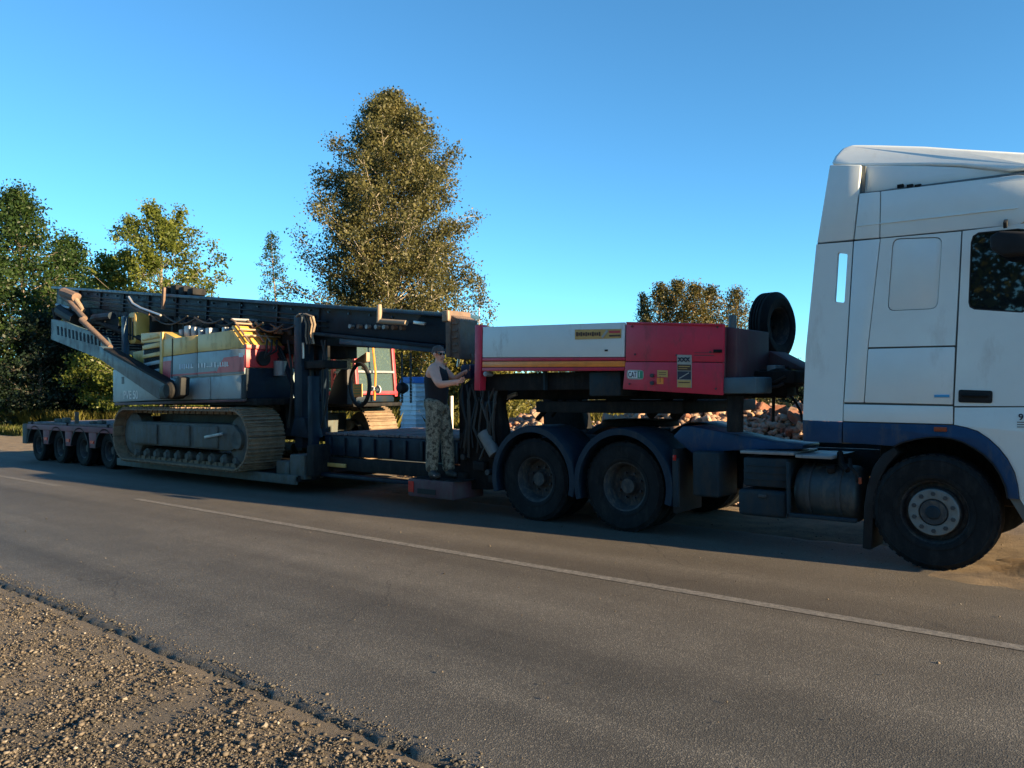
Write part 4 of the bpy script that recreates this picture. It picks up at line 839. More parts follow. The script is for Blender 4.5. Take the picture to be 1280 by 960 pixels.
# crawlers: shoes one by one
X0, X1, ZB, ZT = -17.0, -11.95, .33, 1.37; rad = (ZT-ZB)/2; zc = (ZT+ZB)/2; xa, xb = X0+rad, X1-rad
per = 2*(xb-xa)+2*PI*rad; NS = 54
def track_pt(s):
    s %= per; L_ = xb-xa
    if s < L_: return xa+s, ZT, 0.0
    s -= L_
    if s < PI*rad: a = PI/2-s/rad; return xb+rad*math.cos(a), zc+rad*math.sin(a), PI/2-a
    s -= PI*rad
    if s < L_: return xb-s, ZB, PI
    s -= L_; a = -PI/2-s/rad; return xa+rad*math.cos(a), zc+rad*math.sin(a), PI+(-PI/2-a)
for (y0, y1) in ((7.38, 8.10), (9.98, 10.70)):
    s0 = None
    for k in range(NS):
        x, z, th = track_pt(k*per/NS+.07); yc = (y0+y1)/2
        if s0 is None:
            hw = per/NS/2; mm = MB(); mm.box(x-hw+.004, x+hw-.012, y0, y1, z-.03, z); mm.box(x-hw+.008, x-hw+.03, y0+.01, y1-.01, z, z+.038); mm.box(x-.012, x+.010, y0+.01, y1-.01, z, z+.032); mm.box(x+hw-.048, x+hw-.028, y0+.01, y1-.01, z, z+.032)
            mm.box(x-hw+.02, x+hw-.03, yc-.16, yc-.10, z-.09, z-.03); mm.box(x-hw+.02, x+hw-.03, yc+.10, yc+.16, z-.09, z-.03)
            s0 = mm.build('track_shoe', M_track, rig, wloc=(x, yc, z))
        else: inst(s0, (x, yc, z), rig, rot=(0, th, 0))
    fr = MB(); fr.prism([(xa+.05, zc+.26), (xb-.1, zc+.26), (xb+.1, zc+.12), (xb+.1, zc-.1), (xb-.2, zc-.2), (xa+.2, zc-.2), (xa-.1, zc-.1), (xa-.1, zc+.12)], y0+.10, y1-.12)
    frame = fr.build('crawler_frame', M_frame, rig, bevel=.03)
    for x_, w_ in ((xa+.75, .95), (xa+1.95, 1.05), (xa+3.05, .8)):
        mm = MB(); mm.box(x_-w_/2, x_+w_/2, y0+.06, y0+.10, zc-.17, zc+.22); mm.build('frame_panel', M_frame, frame, bevel=.02)
    mm = MB(); mm.bar((xb-.95, y0+.05, zc+.02), (xb-.35, y0+.05, zc+.10), .03, .05); mm.build('frame_step', M_alu, frame, bevel=.006)
    mm = MB(); mm.lathe([(.0001, -.06), (.16, -.06), (.18, 0), (.36, .02), (.42, .06), (.42, .3), (.0001, .3)], (xb, y0+.16, zc), (0, 1, 0), 28); mm.build('sprocket', M_frame, rig)
    mm = MB(); mm.lathe([(.0001, -.04), (.12, -.04), (.15, 0), (.34, .01), (.42, .05), (.42, .3), (.0001, .3)], (xa, y0+.16, zc), (0, 1, 0), 28); mm.build('idler', M_frame, rig)
    r0 = None
    for k in range(10):
        x_ = xa+.15+k*(xb-xa-.3)/9; p = (x_, y0+.25, ZB+.15)
        if r0 is None: mm = MB(); mm.lathe([(.0001, -.10), (.06, -.10), (.075, -.07), (.10, -.05), (.10, .22), (.0001, .22)], p, (0, 1, 0), 14); r0 = mm.build('track_roller', M_frame, rig, wloc=p)
        else: inst(r0, p, rig)
mm = MB(); mm.box(-16.2, -12.8, 8.0, 10.1, .85, 1.25); mm.lathe([(.0001, 0), (.85, 0), (.85, .2), (.0001, .2)], (-14.4, 9.05, 1.25), (0, 0, 1), 32); mm.build('undercarriage', M_frame, rig, bevel=0)
# superstructure
BY = 7.66; BF = 10.5
mm = MB(); mm.box(-17.45, -12.2, BY+.05, BF, 1.44, 1.56); mm.build('slew_platform', M_chassis, rig, bevel=.015)
def rp(name, q, m_, thick=.04, off=0.0, bevel=.008, parent=rig, Yb=BY): mm = MB(); mm.prism(XZ(q, Yb), Yb-off, Yb-off+thick); return mm.build(name, m_, parent, bevel=bevel, smooth=30)
q = XZ([(177,436),(204,427),(291,415),(306,438),(305,500),(178,500)], BY); mm = MB(); mm.prism([(x, z) for x, z in q], BY+.03, 9.1); mm.build('engine_housing', M_rgrey, rig, bevel=.02)
# yellow band panels (doors along the side), stripe and lower cabinet
rp('body_panel', [(204,424.2),(246,419),(246,440.4),(204,446)], M_ry); rp('body_panel', [(247,418.9),(291,412.3),(306.5,434.6),(247,440.2)], M_ry)
wp1 = rp('body_panel', [(203.6,446.6),(246,441),(246,470.6),(203,474.6)], M_rgrey); wp2 = rp('body_panel', [(247,440.9),(306.8,435.2),(305.4,467.4),(247,470.5)], M_rgrey)
rp('red_stripe', [(204,452),(214,450.6),(213,473),(203.4,474)], M_rred, off=.006, thick=.008, bevel=0)
rp('red_stripe', [(214,468.2),(246,465.8),(246,468),(214,470.6)], M_rred, off=.006, thick=.008, bevel=0)
rp('red_stripe', [(280,447),(306,444),(305.4,464),(270,466.4)], M_rred, off=.006, thick=.008, bevel=0)
rp('red_stripe', [(247,465.8),(270,463.8),(270,466),(247,468)], M_rred, off=.006, thick=.008, bevel=0)
rp('white_patch', [(299,441.4),(304.5,440.9),(304.2,446),(299,446.4)], M_inkw, off=.007, thick=.008, bevel=0)
# lettering too worn to read: broken strokes
rr_ = random.Random(8)
x = 225
while x < 286:
    w_ = rr_.uniform(2.2, 4.2); y = 457.5-(x-225)*.055; hh = rr_.uniform(6, 8)
    if not 243 < x+w_/2 < 250:
        k = rr_.choice([0, 1, 2])
        if k < 2: rp('worn_letter', [(x, y-hh*.3), (x+1.3, y-hh*.3), (x+1.3, y+hh*.55), (x, y+hh*.55)], M_inkw if x > 247 else M_kiosk, off=.012, thick=.004, bevel=0)
        if k > 0: rp('worn_letter', [(x, y+hh*.3), (x+w_-.8, y+hh*.3), (x+w_-.8, y+hh*.5), (x, y+hh*.5)], M_inkw, off=.0135, thick=.004, bevel=0)
    x += w_
rp('body_panel', [(225.5,474.6),(263,471.5),(263,499),(225,499.6)], M_rgrey, off=.006); rp('body_panel', [(264,471.4),(302,468.4),(301.5,498.4),(264,499)], M_rgrey, off=.006)
rp('corner_post', [(302.6,468.2),(309,468),(308.6,498),(302.2,498.4)], M_mast, off=.01)
rp('seam', [(215.2,423),(216.2,423),(215.6,473),(214.6,473)], M_chassis, thick=.01, off=.006, bevel=0)
# rear louvred section
rp('louvre_back', [(178,428),(203,421.5),(202.6,474),(178,480)], M_black, off=-.03)
for k, (ya, yb, m_) in enumerate(((415.5,421.2,M_ry),(426.8,433,M_ry),(438.5,444,M_ry),(449,454,M_rgrey),(459.5,463.5,M_rgrey),(468,473,M_rred))):
    rp('louvre', [(178,ya+5.4),(203,ya),(203,yb),(178,yb+4.6)], m_, off=.006)
rp('corner_post', [(200.6,415.8),(204,415),(203.2,474),(199.8,474.4)], M_ry, off=.012)
rp('body_panel', [(160,440),(177.6,436.5),(177.6,452),(160,458)], M_ry, off=-.10)
# raised louvre hood: its end face slopes down to the body and catches the sun
p = at(203, 414.6, BY); zt = p.z; zb = at(204, 425, BY).z
mm = MB(); mm.prism([(p.x-.95, zt+.02), (p.x, zt), (p.x+.62, zb-.02), (p.x-.95, zb-.02)], BY+.02, 9.0); mm.build('hood', M_ry, rig, bevel=.01)
# blocks and pipe ends on top of the housing
for px, w_, h_ in ((228,.12,.10),(236,.2,.16),(244,.14,.12),(252,.1,.08),(262,.16,.07),(282,.12,.05)):
    q_ = at(px, 418.5-(px-225)*.11, BY+.3); mm = MB(); mm.box(q_.x-w_/2, q_.x+w_/2, BY+.25, BY+.45, q_.z-.1, q_.z+h_); mm.build('pipe_end', M_alu, rig, bevel=.02)
# front end: red face, sunlit sloping yellow plate and guard rail
e0 = at(306, 438, BY); e1 = at(306, 497, BY); e2 = at(292, 413, BY)
fx = e0.x
mm = MB(); mm.box(fx-.02, fx+.04, BY+.0, 8.62, 2.10, 2.42); mm.build('end_panel', M_rred, rig, bevel=.012)
mm = MB(); mm.box(fx-.06, fx+.06, BY+.0, 8.62, 2.425, 2.50); mm.build('end_ledge', mat('rig_pink_red', (.62,.13,.10), .5, var=.25, scale=7), rig, bevel=.01)
mm = MB(); mm.box(fx-.02, fx+.02, BY+.02, 8.62, 1.56, 2.09); mm.build('end_panel', M_mast, rig, bevel=.012)
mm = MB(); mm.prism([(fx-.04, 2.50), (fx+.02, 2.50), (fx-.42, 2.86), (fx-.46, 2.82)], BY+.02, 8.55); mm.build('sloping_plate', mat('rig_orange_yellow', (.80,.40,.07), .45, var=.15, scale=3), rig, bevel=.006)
for y in (BY+.05, BY+.35, 8.15, 8.5):
    mm = MB(); mm.tube([(fx+.05, y, 2.55), (fx-.40, y, 2.93), (fx-.5, y, 2.97)], .02, 6); mm.build('guard_rail', M_rust if y != 8.15 else M_tan, rig)
for t in (.25, .55, .85):
    x_ = fx+.05-.45*t; z_ = 2.55+.38*t; mm = MB(); mm.tube([(x_, BY+.02, z_+.02), (x_, 8.5, z_+.02)], .018, 6); mm.build('guard_rail', M_tan, rig)
mm = MB(); mm.tube([(fx-.5, BY+.05, 2.97), (fx-.5, 8.5, 2.99)], .025, 6); mm.build('guard_rail', M_alu, rig)
mm = MB(); mm.lathe([(.0001, -.02), (.10, -.02), (.13, .02), (.13, .08), (.0001, .08)], (fx+.02, 7.98, 2.26), (1, 0, 0), 18); mm.build('hose_reel', M_black, rig)
mm = MB(); mm.cyl((fx+.14, 8.28, 1.96), (fx+.14, 8.28, 2.22), .12, .12, 16); mm.build('filter_can', M_alu, rig)
for k in range(3): mm = MB(); mm.tube([(fx+.08, 8.05+.1*k, 2.6), (fx+.14, 8.0+.1*k, 2.4), (fx+.1, 7.98, 2.27)], .018, 6); mm.build('hose', M_hose, rig)
# counterweight with lettering
cw = rp('counterweight', [(142.5,462),(160,458),(178,462),(225,476),(224,499.4),(142.5,503.2)], M_rgrey, thick=.5, off=.03, bevel=.03)
mm = MB(); q = XZ([(142.5,464),(225,476),(224,499.5),(142.5,503)], BY); mm.prism([(q[0][0]+.05,q[0][1]),(q[1][0],q[1][1]),(q[2][0],q[2][1]),(q[3][0]+.05,q[3][1])], BY+.47, BF-.1); mm.build('counterweight', M_rgrey, rig, bevel=.03)
p = at(154.5, 498.5, BY-.03); t_ = text('PVE 50', (p.x, BY-.034, p.z), .24, M_inkw, rig, sx=.95)
rp('plate', [(154,471),(157,471),(157,480),(154,480)], M_ink, off=.034, thick=.006, bevel=0)
rp('pad', [(143,503.4),(305,499),(305,502),(143,507)], M_reddk, thick=.05, off=.0, Yb=7.6)
# diagonal boom foot with slots, in front of the body
BYB = 7.42
mm = MB(); mm.prism(XZ([(124,432),(131,437),(220,487),(216,496),(197,499),(124,449)], BYB), BYB, BYB+.22); boom = mm.build('boom', M_bgrey, rig, bevel=.02)
mm = MB(); mm.prism(XZ([(131,435),(219,484.5),(220,487.4),(130,437.6)], BYB), BYB-.015, BYB+.24); mm.build('boom_edge', M_chassis, rig, bevel=.004)
holes = []
for k in range(12):
    x = 71+k*4.7; yt = 408.5+(x-71)*.27; holes.append([(x, yt-1), (x+2.6, yt-.4), (x+3.3, yt+10.5), (x+.6, yt+10)])
lat = MB(); lat.prism(XZ([(64,399),(80,402),(132,422),(146,450),(150,459),(64,424)], BYB+.3), BYB+.3, BYB+.38, holes=[XZ(h, BYB+.3) for h in holes]); lat.build('slotted_frame', M_bgrey, rig)
lat = MB(); lat.prism(XZ([(64,399),(80,402),(132,422),(146,450),(150,459),(64,424)], BYB+.3), BYB+1.3, BYB+1.38, holes=[XZ(h, BYB+.3) for h in holes]); lat.build('slotted_frame', M_mast, rig)
for k in range(9):
    p = at(68+k*9, 404+k*4, BYB+.3); mm = MB(); mm.bar((p.x, BYB+.38, p.z), (p.x, BYB+1.3, p.z), .05, .05); mm.build('cross_bar', M_mast, rig, bevel=.006)
a, b = at(102, 400, BYB+.2), at(138, 434, BYB+.2); mm = MB(); mm.cyl(a, b, .065, .055, 14); mm.build('boom_cylinder', M_rust, rig)
a, b = at(76, 366, BYB+.6), at(106, 398, BYB+.3); mm = MB(); mm.cyl(a, b, .06, .06, 12); mm.build('cylinder_rod', M_rust, rig)
a, b = at(116, 412, BYB+.2), at(134, 434, BYB+.2); mm = MB(); mm.bar(a, b, .06, .05); mm.build('step_bar', M_tan, rig, bevel=.01)
# pivot bracket at the boom's lower end
p = at(212, 488, BYB-.1); mm = MB(); mm.lathe([(.0001, -.06), (.12, -.06), (.16, -.02), (.16, .25), (.0001, .25)], p, (0, 1, 0), 20); mm.build('pivot', M_chassis, rig)
mm = MB(); mm.prism(XZ([(198,486),(206,480),(216,482),(222,470),(227,472),(226,494),(216,499),(200,498)], BYB-.05), BYB-.06, BYB+.12); mm.build('pivot_bracket', M_black, rig, bevel=.02)
# post and silencer at the rear
mm = MB(); a, b = at(156, 395, 7.9), at(156.5, 448, 7.9); mm.box(a.x-.06, a.x+.06, 7.85, 7.97, b.z, a.z); mm.build('post', M_flange, rig, bevel=.01)
a, b = at(160, 391, 7.95), at(170, 429, 7.95)
mm = MB(); mm.prism(rquad([(a.x, b.z), (b.x, b.z), (b.x, a.z), (a.x, a.z)], .35, 4), 7.95, 8.25); ex = mm.build('silencer', M_ry, rig, bevel=.02)
for dx in (.30, .62):
    x_ = a.x+(b.x-a.x)*dx; mm = MB(); mm.box(x_-.025, x_+.025, 7.93, 7.955, b.z+.08, a.z-.12); mm.build('slot', M_black, ex)
# mast lying over the machine
MY0, MY1 = 8.2, 8.8
A = at(68, 358, MY0); B = at(562, 391, MY0); dA = Vector((B.x-A.x, 0, B.z-A.z)); Ld = dA.length; ex_ = dA.normalized(); ez_ = Vector((-ex_.z, 0, ex_.x))
def M(s, h): q = Vector((A.x, 0, A.z)) + ex_*(s*Ld) - ez_*h; return (q.x, q.z)      # s along the mast, h below its top line
def S(px): return (at(px, 380, MY0).x-A.x)/(B.x-A.x)
def mp_(name, s0, s1, h0, h1, y0, y1, m_, bevel=.01, parent=rig): mm = MB(); mm.prism([M(s0, h0), M(s1, h0), M(s1, h1), M(s0, h1)], y0, y1); return mm.build(name, m_, parent, bevel=bevel)
mast = mp_('mast', 0.0, 1.0, .05, .46, MY0+.06, MY1-.06, M_mast)
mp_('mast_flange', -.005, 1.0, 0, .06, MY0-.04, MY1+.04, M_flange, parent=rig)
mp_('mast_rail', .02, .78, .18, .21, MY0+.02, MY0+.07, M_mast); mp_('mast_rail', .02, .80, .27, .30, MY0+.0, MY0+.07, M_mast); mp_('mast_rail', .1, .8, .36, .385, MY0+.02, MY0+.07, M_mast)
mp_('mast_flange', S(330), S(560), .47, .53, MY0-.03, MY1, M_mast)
mp_('lower_beam', S(330), S(585)-.02, .53, .86, MY0+.12, MY1-.1, M_mast) if False else None
mp_('mast_web', .05, S(330), .46, .60, MY0+.12, MY1-.1, M_mast); mp_('mast_web', S(196), S(372), .60, .92, MY0+.22, MY1+.3, M_chassis)
for k_ in range(9): mp_('web_rib', S(205)+k_*.033, S(205)+k_*.033+.006, .58, .90, MY0+.19, MY0+.23, M_mast, bevel=.004)
# lower guide beam with its pale edge
a, b = at(424, 424, MY0), at(562, 438, MY0)
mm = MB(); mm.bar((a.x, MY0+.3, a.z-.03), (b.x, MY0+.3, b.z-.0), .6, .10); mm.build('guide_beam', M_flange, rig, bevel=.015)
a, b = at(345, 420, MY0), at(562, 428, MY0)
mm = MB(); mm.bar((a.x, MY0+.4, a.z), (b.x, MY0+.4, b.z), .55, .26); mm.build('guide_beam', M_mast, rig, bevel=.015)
hp = [438, 448.5, 459, 470.5, 480.5, 492, 502]
for i, px in enumerate(hp):
    p = at(px, 407.8+.028*(px-438), MY0-.0); mm = MB(); mm.cyl((p.x, MY0-.02, p.z), (p.x, MY0+.07, p.z), .035, .035, 12); mm.build('pin_hole', M_alu if i in (0, 2, 3, 4) else M_rust, rig)
for i in range(24):
    s = .06+i*.037; x_, z_ = M(s, .12); mm = MB(); mm.cyl((x_, MY0+.03, z_), (x_, MY0+.065, z_), .02, .02, 6); mm.build('bolt', M_flange, rig)
for i in range(9):
    s = .10+i*.085; mp_('mast_rib', s, s+.003, .06, .46, MY0+.025, MY0+.065, M_mast, bevel=.004)
# rusty head block on the mast's end
a, b = at(562, 392, MY0-.05), at(577, 446, MY0-.05)
mm = MB(); mm.prism(rquad([(a.x, b.z+.02), (b.x-.02, b.z-.04), (b.x, a.z-.10), (a.x, a.z)], .08, 2), MY0-.08, 8.5); hb_ = mm.build('mast_head', M_rust, rig, bevel=.03)
mm = MB(); mm.box(a.x-.03, a.x+.06, MY0-.11, 8.53, b.z, a.z+.04); mm.build('head_flange', M_rust, hb_, bevel=.015)
mm = MB(); p = at(558, 396, MY0-.1); mm.box(p.x-.06, p.x+.07, MY0-.14, MY0+.2, p.z-.07, p.z+.09); mm.build('head_lug', M_tan, hb_, bevel=.02)
for k in range(5):
    z_ = b.z+.06+k*.1; mm = MB(); mm.box(a.x+.08, b.x-.04, MY0-.095, MY0-.078, z_, z_+.03); mm.build('head_rib', M_rust, hb_, bevel=.004)
for px in (566, 574, 583, 591):
    p = at(px, 446, MY0); mm = MB(); mm.tube([(p.x, MY0+.1, p.z+.05), (p.x+.02, MY0+.1, p.z-.04), (p.x, MY0+.1, p.z-.14)], .02, 6); mm.build('shackle', M_steel if px in (566, 591) else M_rust, hb_)
# beige pipes on the mast
p = at(476, 381, MY0-.05); q_ = at(476.5, 404, MY0-.05); mm = MB(); mm.cyl((q_.x, MY0-.08, q_.z), (p.x, MY0-.08, p.z), .05, .035, 12); mm.build('vertical_pipe', M_tan, rig)
q2 = at(510, 405.5, MY0-.05); mm = MB(); mm.cyl((q_.x, MY0-.08, q_.z+.03), (q2.x, MY0-.08, q2.z+.02), .04, .04, 12); mm.build('horizontal_pipe', M_tan, rig)
p = at(520, 403, MY0); q_ = at(534, 405, MY0); mm = MB(); mm.bar((p.x, MY0-.04, p.z), (q_.x, MY0-.04, q_.z), .04, .05); mm.build('clamp', M_steel, rig, bevel=.01)
p = at(205, 361, MY0-.1); mm = MB(); mm.bar((p.x, MY0-.1, p.z+.03), (p.x-.05, MY0-.1, p.z-.42), .05, .09); mm.build('bracket_arm', M_rust, rig, bevel=.01)
for px, h_ in ((212,.10),(222,.13),(232,.09),(243,.06)):
    p = at(px, 362, MY0+.3); mm = MB(); mm.box(p.x-.12, p.x+.12, MY0+.2, MY0+.5, p.z-.12, p.z+h_-.04); mm.build('mast_fitting', M_chassis, rig, bevel=.02)
# silver pipes hanging below the mast at the rear
mm = MB(); mm.tube([at(x, y, 7.95) for x, y in [(161,371),(166,379),(176,385),(190,390),(201,394)]], .024, 8); mm.build('bent_pipe', M_steel, rig)
mm = MB(); mm.tube([at(x, y, 7.95) for x, y in [(160,375),(166,384),(176,389),(186,393)]], .024, 8); mm.build('bent_pipe', M_rust, rig)
# things hung at the mast's rear end
for (x0,y0,x1,y1,r_,m_) in ((71,381,88,385,.04,M_alu),(80,366,96,372,.13,M_rust),(92,370,104,388,.06,M_tan),(76,388,95,400,.16,M_black),(96,384,104,396,.1,M_chassis),(70,386,72,400,.10,M_chassis),(106,399,150,410,.05,M_chassis),(130,406,190,428,.06,M_chassis),(118,398,140,395,.10,M_mast)):
    p, q2 = at(x0, y0, 8.0), at(x1, y1, 8.0); mm = MB(); mm.cyl(p, q2, r_, r_*.9, 10); mm.build('rear_fitting', m_, rig)
mm = MB(); mm.prism([(at(72,386,8.2).x, at(72,386,8.2).z), (at(106,384,8.2).x, at(106,384,8.2).z), (at(108,406,8.2).x, at(108,406,8.2).z), (at(72,401,8.2).x, at(72,401,8.2).z)], 8.3, 9.0); mm.build('rear_winch', M_black, rig, bevel=.04)
mm = MB(); a, b = at(112, 388, 8.2), at(380, 412, 8.2); mm.bar((a.x, 8.9, a.z), (b.x, 8.9, b.z), .3, .12); mm.build('lower_chord', M_mast, rig, bevel=.01)
mm = MB(); a, b = at(172, 398, 8.3), at(215, 414, 8.3); mm.box(a.x, b.x, 8.4, 9.3, b.z-.1, a.z+.1); mm.build('mast_carriage', M_chassis, rig, bevel=.03)
# upright leader foot, dark blue
for (x0,y0,x1,y1,Y0,Y1,m_) in ((367,394,378,560,8.05,8.3,M_mast),(391,425,399,545,8.5,8.7,M_mast),(350,425,357,545,8.6,8.9,M_chassis),(384,470,391,600,7.9,8.05,M_mast),(412,430,432,448,8.5,8.75,M_chassis),(366,452,404,460,8.1,8.6,M_chassis)):
    a, b = at(x0, y0, Y0), at(x1, y1, Y0); mm = MB(); mm.box(a.x, b.x, Y0, Y1, b.z, a.z); mm.build('leader_foot', m_, rig, bevel=.015)
for (x0,y0,x1,y1) in ((372,410,394,470),(396,470,374,540),(380,440,402,500),(352,440,372,500)):
    mm = MB(); mm.cyl(at(x0, y0, 8.35), at(x1, y1, 8.35), .05, .04, 8); mm.build('leader_brace', M_mast, rig)
for k, (x0, sag) in enumerate(((382, 6), (388, -5), (402, 8), (407, -4), (360, 5))):
    mm = MB(); mm.tube([at(x0+sag*math.sin(t*PI), 425+110*t, 8.2) for t in np.linspace(0, 1, 9)], .022, 6); mm.build('hose', M_hose, rig)
a, b = at(360, 500, 8.05), at(398, 545, 8.05); mm = MB(); mm.prism(XZ([(362,545),(368,522),(380,522),(386,548)], 8.0), 8.0, 8.3); mm.build('leader_base', M_mast, rig, bevel=.02)
mm = MB(); mm.prism(XZ([(408,505),(418,472),(426,461),(434,461),(434,506)], 8.9), 8.9, 9.02); mm.build('guard_plate', mat('dull_plum_grey', (.025,.022,.024), .6, var=.2), rig, bevel=.02)
mm = MB(); mm.prism(XZ([(440,452),(458,440),(458,452),(446,456)], 8.9), 8.9, 8.98); mm.build('bracket', M_tan, rig, bevel=.01)
r4h = random.Random(19)
# hose bundles
for k in range(7):
    x0 = 370+k*1.4; P = [at(x0+dx, y, 7.95+.02*(k % 3)) for dx, y in [(0,396-k*.4),(4,392.5),(10+k*.5,396),(13+k*.4,406),(12,420),(14,430)]]
    mm = MB(); mm.tube(P, .017, 5); mm.build('hose', M_hoseb if k % 2 == 0 else M_hose, rig)
for k in range(4):
    P = [at(328+k*3+dx, y, 8.3) for dx, y in [(0,440),(6,428),(14,436),(20,450)]]; mm = MB(); mm.tube(P, .02, 5); mm.build('hose', M_hose, rig)
P = [at(450+12*math.sin(a), 481-26*math.cos(a), 8.8) for a in np.linspace(-.4, 2*PI-.5, 26)]
mm = MB(); mm.tube(P, .035, 8); mm.build('hose_loop', M_hose, rig)
P = [at(453+9*math.sin(a), 483-23*math.cos(a), 8.86) for a in np.linspace(0, PI*1.2, 16)]
mm = MB(); mm.tube(P, .026, 8); mm.build('hose_loop', M_hoseb, rig)
p = at(379, 436, 7.98); mm = MB(); mm.cyl((p.x, 7.98, p.z-.16), (p.x, 7.98, p.z+.10), .02, n=8); mm.build('rod', M_steel, rig)
for k in range(9):
    x0 = 186+k*19; x1 = x0+r4h.uniform(25, 60); sg_ = r4h.uniform(5, 14); yy = 392+k*1.6
    mm = MB(); mm.tube([at(x0+(x1-x0)*t, yy+(x1-x0)*.06*t+sg_*math.sin(t*PI), 8.0+.03*(k % 3)) for t in np.linspace(0, 1, 10)], .016+.005*(k % 2), 6); mm.build('hose', M_hose, rig)
for px in range(176, 366, 17):
    p = at(px, 396+(px-176)*.1, 8.1); mm = MB(); mm.box(p.x-.05-.03*(px % 3), p.x+.06, 8.08, 8.2, p.z-.06, p.z+.03+.02*(px % 4)); mm.build('clamp_block', (M_chassis, M_rust, M_mast)[px % 3], rig, bevel=.01)
# chains hanging from the mast
for px in (502, 513):
    p = at(px, 441, 8.7); b0 = at(px, 500, 8.7)
    for k in range(16):
        z_ = p.z-(p.z-b0.z)*k/15; mm = MB(); mm.bar((p.x, 8.7, z_), (p.x+.006, 8.7, z_-.045), .018 if k % 2 else .034, .034 if k % 2 else .018, up=(1,0,0)); mm.build('chain_link', M_hose, rig)
p = at(503, 485, 8.6); mm = MB(); mm.lathe([(.0001,-.07),(.07,-.06),(.10,0),(.07,.06),(.0001,.1)], p, (.3, 1, 0), 14); mm.build('hook_block', M_black, rig)
# operator's cab on the far side
CX0, CX1, CY0, CY1 = -13.4, -11.78, 9.55, 10.55
cz0 = 1.46; cz1 = 2.62
cab = MB(); cab.box(CX0, CX1-.06, CY0+.03, CY1-.03, cz0, cz0+.14); cbase = cab.build('operator_cab', M_mast, rig, bevel=.02)
mm = MB(); mm.box(CX0, CX1-.03, CY0, CY1, cz1-.06, cz1); mm.build('cab_roof', M_mast, cbase, bevel=.02)
for (x_, y_) in ((CX1-.06, CY0), (CX1-.06, CY1-.06), (CX0, CY0), (CX0, CY1-.06), (-12.55, CY0)):
    xt = x_-.10 if x_ > -12 else x_
    mm = MB(); mm.bar((x_+.03, y_+.03, cz0+.1), (xt+.03, y_+.03, cz1-.03), .07, .07); mm.build('cab_pillar', M_rred, cbase, bevel=.01)
mm = MB(); mm.box(CX0+.05, CX1-.0, CY0+.0, CY0+.05, cz0+.14, cz0+.21); mm.build('cab_sill', M_rred, cbase, bevel=.008)
mm = MB(); mm.box(CX1-.05, CX1+.01, CY0+.05, CY1-.0, cz0+.14, cz0+.21); mm.build('cab_sill', M_rred, cbase, bevel=.008)
mm = MB(); mm.box(CX1-.07, CX1-.03, CY0+.05, CY1-.05, 2.02, 2.06); mm.box(-12.5, CX1-.05, CY0+.02, CY0+.05, 2.02, 2.06); mm.build('window_bar', M_alu, cbase)
mm = MB(); mm.add([(CX1-.045, CY0+.06, cz0+.2), (CX1-.045, CY1-.06, cz0+.2), (CX1-.14, CY1-.06, cz1-.06), (CX1-.14, CY0+.06, cz1-.06)], [(0,1,2,3)]); mm.build('windscreen', M_rglass, cbase)
mm = MB(); mm.add([(CX0+.08, CY0+.03, cz0+.2), (CX1-.06, CY0+.03, cz0+.2), (CX1-.14, CY0+.03, cz1-.06), (CX0+.08, CY0+.03, cz1-.06)], [(0,1,2,3)]); mm.build('side_window', M_rglass, cbase)
mm = MB(); mm.box(-12.9, -12.45, 9.9, 10.3, cz0+.14, 1.85); mm.prism([(-12.95, 1.8), (-12.8, 1.8), (-12.9, 2.4), (-13.02, 2.4)], 9.9, 10.3); mm.build('seat', M_black, cbase, bevel=.04)
p = at(442, 480, CY0-.01); q_ = at(453, 496, CY0-.01); mm = MB(); mm.box(p.x, q_.x, CY0-.02, CY0-.004, q_.z, p.z); sg = mm.build('notice', M_yel, cbase)
for k in range(4): mm = MB(); z_ = q_.z+.05+k*.05; mm.box(p.x+.03, q_.x-.04, CY0-.024, CY0-.02, z_, z_+.018); mm.build('print', M_green, sg)
p = at(463, 484, CY0-.02); mm = MB(); mm.lathe([(.03, 0), (.075, 0), (.075, .02), (.03, .02)], at(472, 487, CY0-.03), (0, 1, 0), 20); mm.bar(p, at(469, 486, CY0-.03), .06, .05); mm.build('lever', M_inkw, cbase)
mm = MB(); mm.tube([(CX1+.02, CY0+.4, 1.5), (CX1+.06, CY0+.4, 2.0), (CX1-.02, CY0+.4, 2.55)], .02, 6); mm.build('grab_rail', M_orange, cbase)
mm = MB(); mm.box(-13.4, -11.7, 9.4, 10.6, 1.38, 1.45); mm.build('cab_deck', M_chassis, rig, bevel=.015)
mm = MB(); a, b = at(565.5, 495, 10.2), at(564.5, 552, 10.2); mm.cyl((b.x, 10.2, b.z), (b.x+.01, 10.2, a.z), .03, n=10); mm.build('stanchion', M_pole, trl)

# ================================================================= PERSON on the platform
def skinned(name, nodes, edges, material, parent, sub=2, root=0, wloc=None):
    wloc = Vector(wloc if wloc else nodes[0][0]); me = bpy.data.meshes.new(name)
    me.from_pydata([tuple(Vector(n[0])-wloc) for n in nodes], edges, []); o = bpy.data.objects.new('tmp', me); COL.objects.link(o)
    o.modifiers.new('s', 'SKIN'); sv = me.skin_vertices[0].data
    for i, n in enumerate(nodes):
        r_ = n[1] if isinstance(n[1], tuple) else (n[1], n[1]); sv[i].radius = r_; sv[i].use_root = (i == root)
    sm = o.modifiers.new('u', 'SUBSURF'); sm.levels = sub; sm.render_levels = sub
    dg = bpy.context.evaluated_depsgraph_get(); m2 = bpy.data.meshes.new_from_object(o.evaluated_get(dg)); bpy.data.objects.remove(o)
    m2.name = name; m2.materials.clear(); m2.materials.append(material); m2.polygons.foreach_set('use_smooth', [True]*len(m2.polygons))
    return link(name, m2, parent, wloc)
pb_ = at(546, 597, 7.83); GX = pb_.x; pz = PLZ+.012
